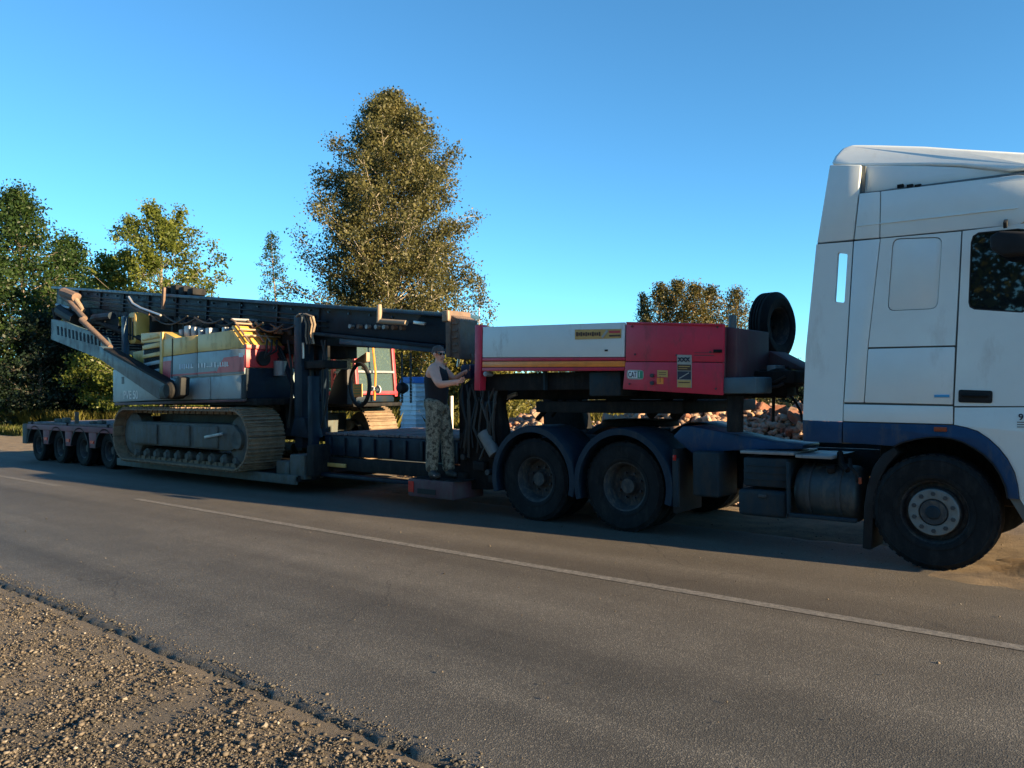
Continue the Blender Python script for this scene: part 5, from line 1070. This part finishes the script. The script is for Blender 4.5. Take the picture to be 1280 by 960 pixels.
man = thing('person', 'person in black sleeveless top, camouflage trousers and sunglasses standing on the trailer platform', 'person', (GX, 7.83, pz))
J = {'pel': (at(545,507,7.83), .115), 'wai': (at(546,492,7.83), .11), 'che': (at(546,475,7.83), (.185, .165)), 'col': (at(547.5,461,7.83), .11), 'nec': (at(548.5,454,7.83), .055), 'chin': (at(550.5,447.5,7.83), .066), 'hea': (at(549,441.5,7.83), .088), 'top': (at(547.5,435,7.83), .075),
     'shr': (at(542,463,7.66), .085), 'elr': (at(549.5,481.5,7.52), .058), 'wrr': (at(567,478,7.64), .038), 'shl': (at(554,462,8.0), .072), 'ell': (at(568,474,8.04), .046), 'wrl': (at(580,466,8.06), .032),
     'hir': (at(543,512,7.74), .10), 'knr': (at(541,549,7.71), .075), 'anr': (at(539.5,588,7.70), .048), 'hil': (at(551,512,7.92), .10), 'knl': (at(559,549,7.92), .08), 'anl': (at(561,589,7.93), .048)}
J['anr'] = (Vector((J['anr'][0].x, 7.70, pz+.09)), .048); J['anl'] = (Vector((J['anl'][0].x, 7.93, pz+.09)), .048)
J['ftr'] = (J['anr'][0]+Vector((.17, -.05, -.05)), .035); J['ftl'] = (J['anl'][0]+Vector((.17, -.02, -.05)), .035)
keys = list(J); nodes = [J[k] for k in keys]; ix = {k: i for i, k in enumerate(keys)}
E_ = [('pel','wai'),('wai','che'),('che','col'),('col','nec'),('nec','chin'),('chin','hea'),('hea','top'),('col','shr'),('shr','elr'),('elr','wrr'),('col','shl'),('shl','ell'),('ell','wrl'),('pel','hir'),('hir','knr'),('knr','anr'),('anr','ftr'),('pel','hil'),('hil','knl'),('knl','anl'),('anl','ftl')]
ed = [(ix[a], ix[b]) for a, b in E_]
def hand(wk, d, side):
    """palm, four curled fingers of unequal length and a thumb leaving the side"""
    w0 = J[wk][0]; d = Vector(d).normalized(); n_ = Vector(side).normalized(); dn = d.cross(n_)
    pk = len(nodes); nodes.append((w0+d*.06, (.036, .022))); ed.append((ix[wk], pk))
    for i, (off, L_) in enumerate(((-.03, .066), (-.01, .076), (.012, .07), (.032, .055))):
        a = len(nodes); nodes.append((w0+d*.095+n_*off, .010)); nodes.append((w0+d*(.095+L_*.5)+n_*off+dn*.012, .0088)); nodes.append((w0+d*(.095+L_*.75)+n_*off+dn*.042, .0078))
        ed.extend([(pk, a), (a, a+1), (a+1, a+2)])
    a = len(nodes); nodes.append((w0+d*.045-n_*.045, .011)); nodes.append((w0+d*.075-n_*.058+dn*.03, .009)); ed.extend([(pk, a), (a, a+1)])
hand('wrr', J['wrr'][0]-J['elr'][0]+Vector((0, .05, .02)), (0, .2, 1)); hand('wrl', J['wrl'][0]-J['ell'][0], (0, .3, 1))
body = skinned('body', nodes, ed, M_skin, man, root=0, wloc=J['pel'][0])
hc = J['hea'][0]; fd = Vector((.86, -.18, -.25)).normalized()
mm = MB(); mm.lathe([(.0001, -.012), (.010, -.006), (.014, .008), (.006, .02), (.0001, .024)], hc+fd*.088+Vector((0, 0, -.022)), fd, 8); mm.lathe([(.0001,-.02),(.022,-.01),(.03,.0),(.02,.006),(.0001,.004)], hc+Vector((-.005, -.088, -.012)), (0, -1, 0), 10); mm.lathe([(.0001,-.02),(.022,-.01),(.03,.0),(.02,.006),(.0001,.004)], hc+Vector((-.005, .088, -.012)), (0, 1, 0), 10)
mm.build('nose_and_ears', M_skin, body, smooth=80)
mm = MB(); mm.bar(hc+fd*.078+Vector((0,-.024,-.062)), hc+fd*.078+Vector((0,.02,-.062)), .008, .010); mm.build('mouth', mat('lips', (.3,.11,.09), .5), body, bevel=.003)
V = skinned('vest', [(J['pel'][0]+Vector((0,0,-.10)), .172), (J['wai'][0], .165), (J['che'][0], (.205, .19)), (J['col'][0]+Vector((0,0,-.01)), .14), (J['shr'][0]+Vector((.0,.05,.0)), .085), (J['shl'][0]+Vector((0,-.05,0)), .085)], [(0,1),(1,2),(2,3),(3,4),(3,5)], M_vest, man, wloc=J['wai'][0])
T = skinned('trousers', [(J['pel'][0]+Vector((0,0,.0)), .175), (J['hir'][0], .135), ((J['hir'][0]+J['knr'][0])/2, .125), (J['knr'][0], .100), ((J['knr'][0]+J['anr'][0])/2+Vector((0,0,-.02)), .098), (J['anr'][0]+Vector((0,0,-.02)), .088),
    (J['hil'][0], .135), ((J['hil'][0]+J['knl'][0])/2, .125), (J['knl'][0], .100), ((J['knl'][0]+J['anl'][0])/2+Vector((0,0,-.02)), .098), (J['anl'][0]+Vector((0,0,-.02)), .088), (J['pel'][0]+Vector((0,0,.14)), .168)],
    [(0,1),(1,2),(2,3),(3,4),(4,5),(0,6),(6,7),(7,8),(8,9),(9,10),(0,11)], M_camo, man, wloc=J['pel'][0])
for k in ('r', 'l'):
    A_ = J['an'+k][0]; mmn = [(A_+Vector((0,0,.06)), .062), (A_+Vector((0,0,-.02)), .062), (A_+Vector((.09,-.02,-.035)), (.05, .05)), (A_+Vector((.19,-.04,-.045)), (.048, .04)), (A_+Vector((-.04,0,-.03)), .05)]
    skinned('boot', mmn, [(0,1),(1,2),(2,3),(1,4)], M_boot, man, wloc=A_)
mm = MB()
for i in range(1): mm.lathe([(.0001, .101), (.05, .090), (.082, .055), (.095, .012), (.093, -.01)], J['hea'][0]+Vector((-.018, 0, .012)), (-.25, 0, .97), 16)
mm.build('hair', M_hair, man, smooth=80)
mm = MB()
for s_ in (-1, 1): mm.bar(hc+fd*.088+Vector((.0, s_*.012, .010)), hc+fd*.070+Vector((0, s_*.066, .010)), .008, .036)
for s_ in (-1, 1): mm.bar(hc+fd*.070+Vector((0, s_*.066, .016)), hc+Vector((-.01, s_*.092, .005)), .006, .012)
mm.build('sunglasses', mat('sunglass_lens', (.01,.01,.012), .1), man, bevel=.002)


# ================================================================= KIOSK, RUBBLE, SAND
kp = spot(519, 29.5); rot_k = R(12)
kio = thing('cabin', 'pale blue ribbed cabin with dark blue roof standing behind the person', 'cabin', (kp.x, kp.y, 0))
def kb(name, x0, x1, y0, y1, z0, z1, m_, bev=.01, par=None): mm = MB(); mm.box(kp.x+x0*.66, kp.x+x1*.66, kp.y+y0*.66, kp.y+y1*.66, z0, z1); return mm.build(name, m_, par or kio, bevel=bev)
kw = kb('wall', -.62, .62, -.55, .55, .08, 1.98, M_kiosk)
for k in range(11): kb('rib', -.65, .65, -.58, .58, .14+k*.17, .20+k*.17, M_kiosk, .012, kw)
mm = MB(); mm.prism([(kp.x-.45, 1.98), (kp.x+.45, 1.98), (kp.x+.3, 2.22), (kp.x-.3, 2.22)], kp.y-.41, kp.y+.41); mm.build('roof', M_kroof, kio, bevel=.03)
kb('base', -.66, .66, -.6, .6, 0, .08, M_chassis)

M_brick = mat('broken_brick_and_concrete', (0.34, 0.19, 0.11), 0.95, var=0.45, scale=2.5, dirt=(0.30, 0.27, 0.24), dirt_amt=.5, bump=.5)
M_brick2 = mat('broken_concrete', (0.38, 0.27, 0.18), 0.95, var=0.35, scale=4, bump=.5)
M_brick3 = mat('broken_red_brick', (0.24, 0.10, 0.06), 0.95, var=0.35, scale=4, bump=.5)
hx0, hx1, hy = -11.5, -3.2, 13.2
def heap_h(x, y):
    e = max(0, 1-((y-hy)/1.7)**2); f_ = min(1, max(0, (x-hx0)/1.3))*min(1, max(0, (hx1-x)/1.0))
    return (1.12+.30*min(1, max(0, (x+8.2)/1.2))+.16*math.sin(x*1.7+1)+.12*nz(x, y, 2, 2.0))*math.sqrt(e*f_ + 1e-6) if e*f_ > 0 else 0
mm = MB(); xs = np.arange(hx0, hx1+.01, .16); ys = np.arange(hy-1.75, hy+1.76, .16)
mm.v = [(x, y, heap_h(x, y)*.93+.05*nz(x, y, 8, 5)-.02) for y in ys for x in xs]; n_ = len(xs); mm.f = [(j*n_+i, j*n_+i+1, (j+1)*n_+i+1, (j+1)*n_+i) for j in range(len(ys)-1) for i in range(n_-1)]
heap = mm.build('rubble_heap', M_brick, None, smooth=10, wloc=((hx0+hx1)/2, hy, 0)); tag(heap, 'heap of broken brick and concrete rubble behind the lorry', 'rubble heap')
r4 = random.Random(11); protos = []
for k in range(6):
    mm = MB(); mm.box(-.5, .5, -.36, .36, -.28, .28); mm.v = [(x*(1+r4.uniform(-.3,.3)), y*(1+r4.uniform(-.3,.3)), z*(1+r4.uniform(-.35,.35))) for x, y, z in mm.v]
    bm = bmesh.new(); me = bpy.data.meshes.new('rubble_piece'); me.from_pydata(mm.v, [], mm.f); bm.from_mesh(me); bmesh.ops.bevel(bm, geom=bm.edges[:], offset=.09, segments=1, affect='EDGES'); bm.to_mesh(me); bm.free(); me.materials.append((M_brick, M_brick2, M_brick3)[k % 3]); protos.append(me)
for k in range(296):
    x = r4.uniform(hx0+.4, hx1-.3) if k < 110 else r4.uniform(-7.4, hx1-.3); y = r4.uniform(hy-1.65, hy+.25); s_ = r4.choice([.09,.12,.16,.20,.26])*r4.uniform(.8,1.2)
    if k > 270: y = hy-1.75-r4.random()*.9
    o = link('brick', protos[k % 6], heap, (x, y, heap_h(x, y)+s_*.12)); o.scale = (s_, s_, s_); o.rotation_euler = (r4.uniform(0, 6), r4.uniform(0, 6), r4.uniform(0, 6))
P = []
for k in range(2600):
    x = r4.uniform(hx0, hx1+.3); y = hy-1.7+abs(r4.gauss(0, .9)); P.append((x, y, max(0, heap_h(x, y)*.97)+.03))
P = np.array(P); sz = np.clip(rng.lognormal(math.log(.13), .35, len(P)), .06, .26); me = fast_mesh('rubble_chunks', pebbles(P, sz, ICO_V, rng), 12, M_brick, ICO_F)
o = link('rubble_chunks', me, heap, (0, 0, 0)); o['kind'] = 'stuff'
P = []
for k in range(7000):
    x = r4.uniform(hx0-.5, hx1+.8); y = hy-2.6+abs(r4.gauss(0, 1.3)); P.append((x, y, max(0, heap_h(x, y)*.95)+.02))
P = np.array(P); sz = np.clip(rng.lognormal(math.log(.055), .5, len(P)), .02, .16); me = fast_mesh('rubble_crumbs', pebbles(P, sz, OCT_V, rng), 6, M_stone, OCT_F); me.materials[0] = M_brick
o = link('rubble_crumbs', me, heap, (0, 0, 0)); o['kind'] = 'stuff'
# sand bank pushed up beside the front wheel
M_sand = mat('damp_tan_sand', (0.24, 0.165, 0.09), 0.95, var=.35, scale=6, dirt=(0.20, 0.13, 0.08), dirt_amt=.5, bump=1.0, bscale=18)
def sand_h(x, y):
    a = (x+.05)/1.35; b = (y-8.35)/1.05; r2 = a*a+b*b
    return .11*max(0, 1-r2)**.8 + (.02*nz(x, y, 3, 3)*min(1, 3*(1-r2)) if r2 < 1 else 0)
mm = MB(); xs = np.arange(-1.5, 1.5, .04); ys = np.arange(7.2, 9.6, .04); mm.v = [(x, y, max(-.08, .005+.13*(1-((x+.05)/1.35)**2-((y-8.35)/1.05)**2)+.02*nz(x, y, 3, 3))) for y in ys for x in xs]; n_ = len(xs)
mm.f = [(j*n_+i, j*n_+i+1, (j+1)*n_+i+1, (j+1)*n_+i) for j in range(len(ys)-1) for i in range(n_-1)]
o = mm.build('sand_bank', M_sand, None, smooth=50); tag(o, 'low bank of tan sand pushed up beside the lorry front wheel', 'sand bank'); o['kind'] = 'stuff'

# ================================================================= TREES
def tree(name, label, cat, base, h, env, c0, trunk_r, leafm, barkm, nleaf, lsize, seed, group=None, limbs=None, clump=.30, rise=.35, droop=0.0, lean=(0, 0), twigs=6, asp=1.6):
    g = np.random.default_rng(seed); base = Vector(base)
    t = thing(name, label, cat, base, group)
    ts = [e[0] for e in env]; rs = [e[1] for e in env]
    tp = lambda s: Vector((base.x+lean[0]*s+.012*h*math.sin(s*5+seed), base.y+lean[1]*s+.012*h*math.cos(s*4+seed*2), base.z+h*s))
    m = MB(); path = [tp(s) for s in np.linspace(0, .97, 12)]; m.tube(path, [trunk_r*(1-.93*s)**.85+.004 for s in np.linspace(0, .97, 12)], 8)
    n_l = limbs or int(h*5); pts = []; wts = []
    for i in range(n_l):
        s = c0+(1-c0)*((i+.5)/n_l)**.95; az = i*2.39996+g.uniform(-.4, .4); rad_ = float(np.interp(s, ts, rs))*g.uniform(.62, 1.12)
        r0 = s-rise*rad_/h*g.uniform(.7, 1.3); p0 = tp(max(c0*.6, r0)); d = Vector((math.cos(az), math.sin(az), 0)); end = tp(s)+d*rad_+Vector((0, 0, g.uniform(-.15, .2)*rad_-droop*rad_))
        mid = (p0+end)/2+Vector((0, 0, .10*rad_)); L_ = [p0, (p0*.5+mid*.5), mid, (mid+end)/2+Vector((0, 0, .03*rad_)), end]
        br = trunk_r*.42*(1-s*.8); m.tube(L_, [br, br*.75, br*.5, br*.3, .006], 4)
        for k in range(twigs):
            u = g.uniform(.28, 1.0); q = L_[1].lerp(L_[3], min(1, u*1.1)) if u < .8 else L_[3].lerp(L_[4], (u-.8)*5); tl = rad_*.34*(1.15-u*.7)+.15
            dd = Vector((g.normal(), g.normal(), g.normal()*.6+.25)).normalized()+d*.5; e = q+dd.normalized()*tl
            m.tube([q, (q+e)/2+Vector((0, 0, .03)), e], [br*.22+.004, br*.12+.004, .003], 3)
            for w_ in (.35, .65, 1.0): pts.append(tuple(q.lerp(e, w_))); wts.append(.5+w_)
        pts.append(tuple(end)); wts.append(1.6)
    for w_ in np.linspace(.86, 1.0, 5): pts.append(tuple(tp(w_))); wts.append(1.4)
    m.build('trunk', barkm, t, smooth=60, wloc=base)
    pts = np.array(pts); wts = np.array(wts)*g.uniform(.25, 1.8, len(wts)); wts /= wts.sum()
    idx = g.choice(len(pts), nleaf, p=wts); C_ = pts[idx]+g.normal(0, clump, (nleaf, 3))*np.array([1, 1, .8])
    a = g.normal(size=(nleaf, 3)); a /= np.linalg.norm(a, axis=1)[:, None]; b = np.cross(a, g.normal(size=(nleaf, 3))); b /= np.linalg.norm(b, axis=1)[:, None]
    L_ = (lsize*g.uniform(.5, 1.15, nleaf)*np.where(g.random(nleaf) < .12, 1.5, 1))[:, None]; c = np.cross(a, b)
    q = np.stack([C_-a*L_*.5, C_+b*L_*.5/asp-a*L_*.05+c*L_*.08, C_+a*L_*.5, C_-b*L_*.5/asp-a*L_*.05+c*L_*.08], 1)
    q = q-np.array(base)
    me = fast_mesh('crown', q, 4, leafm); o = link('crown', me, t, base); return t
def hgt(py, dist, px=640):
    hy_ = 496.8-.01*px  # line of the horizon
    return EYE+(hy_-py)*dist/1000
# big golden tree
D = 42
tree('tall_tree', 'tall broad golden-green tree rising above the middle of the trailer', 'tree', spot(497, D), hgt(122, D, 480),
     [(.10, 3.4), (.25, 4.5), (.42, 4.65), (.58, 4.4), (.70, 4.0), (.80, 3.35), (.88, 2.5), (.95, 1.3), (1, .3)], .08, .22, LF_birch, M_bark2, 190000, .145, 4, limbs=190, clump=.27, twigs=9, rise=.9, lean=(-.35, -.3))
tree('slender_tree', 'slender loose-leaved tree just right of the tall golden tree', 'tree', spot(600, 36), hgt(352, 36, 600),
     [(.2, .9), (.5, .8), (.8, .55), (1, .1)], .2, .06, LF_birch, M_bark2, 2600, .12, 9, clump=.17, rise=.9)
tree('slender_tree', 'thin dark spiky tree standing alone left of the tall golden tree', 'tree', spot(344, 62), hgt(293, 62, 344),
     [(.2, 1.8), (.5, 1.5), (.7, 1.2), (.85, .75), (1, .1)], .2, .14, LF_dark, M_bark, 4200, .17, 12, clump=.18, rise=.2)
tree('maple_tree', 'open-branched yellow-green tree above the rear of the mast', 'tree', spot(201, 37), hgt(262, 37, 200),
     [(.05, 2.6), (.3, 3.3), (.55, 3.3), (.72, 2.9), (.86, 2.1), (1, .7)], .05, .16, LF_mid, M_bark, 42000, .15, 21, limbs=66, clump=.17, rise=.9, twigs=7)
tree('maple_tree', 'smaller yellow-green tree close left of the open-branched one', 'tree', spot(142, 40), hgt(322, 40, 140),
     [(.15, 1.6), (.5, 1.9), (.8, 1.3), (1, .3)], .15, .14, LF_mid, M_bark, 16000, .19, 25, limbs=50, clump=.26, rise=1.2)
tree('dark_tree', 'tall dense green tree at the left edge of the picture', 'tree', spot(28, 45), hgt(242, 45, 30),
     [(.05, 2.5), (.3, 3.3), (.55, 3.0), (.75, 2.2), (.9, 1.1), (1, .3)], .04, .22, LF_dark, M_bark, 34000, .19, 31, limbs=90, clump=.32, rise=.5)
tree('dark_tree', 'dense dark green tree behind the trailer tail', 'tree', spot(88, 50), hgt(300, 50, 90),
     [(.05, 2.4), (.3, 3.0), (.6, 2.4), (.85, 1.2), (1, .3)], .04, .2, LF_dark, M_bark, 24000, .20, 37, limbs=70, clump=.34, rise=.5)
tree('dark_tree', 'lower tree with shade painted into its dark leaves, filling the gap under the mast rear', 'tree', spot(128, 42), hgt(392, 42, 128),
     [(.03, 2.4), (.4, 2.7), (.75, 1.9), (1, .6)], .03, .14, LF_sp_shade, M_bark, 15000, .18, 41, limbs=60, clump=.3, rise=.5)  # shade on the lower trees is put into this leaf colour
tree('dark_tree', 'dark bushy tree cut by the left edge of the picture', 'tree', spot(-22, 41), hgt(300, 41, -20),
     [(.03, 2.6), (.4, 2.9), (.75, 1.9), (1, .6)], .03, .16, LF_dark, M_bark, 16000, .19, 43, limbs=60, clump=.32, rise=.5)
tree('dark_tree', 'low added tree with shade painted into its very dark leaves, in front of the two tall green trees at the left', 'tree', spot(52, 41), hgt(398, 41, 52), [(.03, 2.2), (.4, 2.5), (.75, 1.8), (1, .5)], .03, .13, LF_sp_shade, M_bark, 15000, .17, 45, limbs=60, clump=.3, rise=.5)  # added tree; its dark leaf colour stands in for shade low at the left
for px, py, dd, r_, n_, sd, lb in ((828,357,58,1.75,5200,51,'leftmost full rusty-green tree of the clump above the red box'),(847,353,60,1.9,5200,52,'pointed rusty-green tree, second from left in the clump above the red box'),
        (868,357,57,1.8,5000,53,'broad rusty-green tree in the middle of the clump above the red box'),(888,360,60,1.7,5000,54,'rounded rusty-green tree at the right of the clump above the red box'),(921,362,62,1.6,4200,55,'separate rusty-green tree right beside the spare tyre')):
    tree('pine_tree', lb, 'tree', spot(px, dd), hgt(py, dd, px), [(.1, r_), (.5, r_), (.75, r_*.78), (.9, r_*.42), (1, .1)], .1, .14, LF_pine, M_bark, n_*2, .17, sd, group='clump of trees above the red box', clump=.24, rise=.3, limbs=60)
tree('spruce_tree', 'small dark conifer at the left end of the clump above the red box', 'tree', spot(804, 60), hgt(369, 60, 804), [(.1, 1.5), (.5, .95), (.8, .4), (1, .05)], .1, .1, LF_sp_shade, M_bark, 4200, .18, 61, clump=.15, rise=-.1, limbs=60)
tree('spruce_tree', 'short dark conifer seen between the trailer front and the cab', 'tree', spot(995, 34), hgt(457, 34, 995), [(.05, 1.1), (.5, .8), (.8, .4), (1, .05)], .05, .08, LF_sp_shade, M_bark, 5200, .14, 62, clump=.15, rise=-.1, limbs=50)
# belt of bushes behind the lorry: yellow-green where seen under the mast
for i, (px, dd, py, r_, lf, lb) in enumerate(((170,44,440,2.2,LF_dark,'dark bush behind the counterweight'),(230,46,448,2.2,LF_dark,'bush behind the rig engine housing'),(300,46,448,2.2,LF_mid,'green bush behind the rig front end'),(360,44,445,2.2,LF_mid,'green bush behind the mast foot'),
        (425,42,438,2.1,LF_yel,'yellow-green bush behind the drilling rig cab'),(482,38,428,2.0,LF_yel,'yellow-green bush left of the blue cabin'),(528,38,424,2.1,LF_yel,'tall yellow-green bush behind the blue cabin'),(572,36,430,2.0,LF_yel,'yellow-green bush right of the person'),
        (625,38,446,1.9,LF_yel,'yellow-green bush behind the gooseneck hinge'),(690,42,455,2.2,LF_birch,'olive bush under the white gooseneck panel'),(760,44,452,2.3,LF_birch,'olive bush behind the gooseneck tank box'),(835,46,448,2.4,LF_birch,'olive bush under the red box'),
        (905,44,455,2.2,LF_birch,'olive bush behind the support leg'),(960,40,468,1.8,LF_birch,'low olive bush behind the rubble heap'),(1060,44,440,2.6,LF_mid,'green bush hidden mostly behind the lorry cab'))):
    tree('bush', lb, 'bush', spot(px, dd), hgt(py, dd, px), [(.02, r_*.9), (.4, r_), (.75, r_*.75), (1, r_*.25)], .02, .07, lf, M_bark, 6500, .15, 70+i, group='belt of bushes behind the lorry', clump=.26, rise=.5, limbs=40, twigs=5)
tree('bush', 'yellow-green bush close by the right-hand side of the blue cabin', 'bush', (kp.x+2.6, kp.y+.55, 0), 3.4, [(.02, 1.1), (.4, 1.3), (.75, 1.1), (1, .4)], .02, .06, LF_yel, M_bark, 26000, .13, 95, group='belt of bushes behind the lorry', clump=.2, rise=.5, limbs=40, twigs=5)
# unseen tree row added to block low sky light, partly mirrored in the cab window
for i, (x, y, h_, r_) in enumerate(((-26,-13,12,3.6),(-19,-15,13,3.8),(-12,-13,11.5,3.5),(-6,-14,13,3.8),(.5,-12,12,3.6),(6.5,-13.5,12.5,3.6),(13,-12.5,11,3.5),(20,-14,12,3.6),(28,-13,12,3.6))):
    tree('roadside_tree', 'leafy tree in a row added on the camera side to block low sky, seen only mirrored in the cab window', 'tree', (x, y, -.3), h_, [(.03, r_*.9), (.3, r_), (.6, r_*.9), (.85, r_*.5), (1, .3)], .03, .2, LF_mid, M_bark, 9000, .34, 100+i, group='trees on the near side of the road', clump=.4, rise=.5, limbs=50, twigs=5)

# ================================================================= GRASS
def grass(name, label, P, H, wd, material, seed, kind='stuff'):
    g = np.random.default_rng(seed); N = len(P); az = g.uniform(0, 2*PI, N); d = np.stack([np.cos(az), np.sin(az), np.zeros(N)], 1); sd = np.stack([-np.sin(az), np.cos(az), np.zeros(N)], 1)
    h = H*g.uniform(.5, 1.25, N)[:, None]; ln = g.uniform(.1, .6, N)[:, None]*h; up = np.array([[0, 0, 1.]])
    q = np.stack([P-sd*wd, P+sd*wd, P+up*h*.6+d*ln*.35+sd*wd*.8, P+up*h+d*ln, P+up*h*.6+d*ln*.35-sd*wd*.8], 1)
    me = fast_mesh(name, q, 5, material); o = bpy.data.objects.new(name, me); COL.objects.link(o); o['kind'] = kind; tag(o, label, 'grass'); return o
g = np.random.default_rng(77)
def scatter(n, x0, x1, y0, y1, cl=2.0):
    out = []
    while len(out) < n:
        x = g.uniform(x0, x1); y = y0+(y1-y0)*g.random()**1.3
        if nz(x, y, 6, .35)+.25 > g.random()*.55: out.append((x, y, 0.01))
    return np.array(out)
def clear_view(P):
    d = P[:, :2]@np.array([FWD.x, FWD.y]); r_ = P[:, :2]@np.array([RGT.x, RGT.y]); px = 640+1000*r_/np.maximum(d, .1)
    return P[~((px > 494) & (px < 546) & (d < 31))]
grass('verge_grass', 'rough green and straw grass on the far verge', clear_view(np.concatenate([scatter(32000, -60, -18, 12.2, 24), scatter(14000, -18, 4, 14.6, 24)])), .34, .012, LF_grass, 1)
grass('tall_weeds', 'tall sunlit weeds and grass beyond the trailer tail', clear_view(np.concatenate([scatter(24000, -58, -24, 14.5, 24), scatter(11000, -26, -4, 16, 26)])), .85, .010, LF_yel, 2)
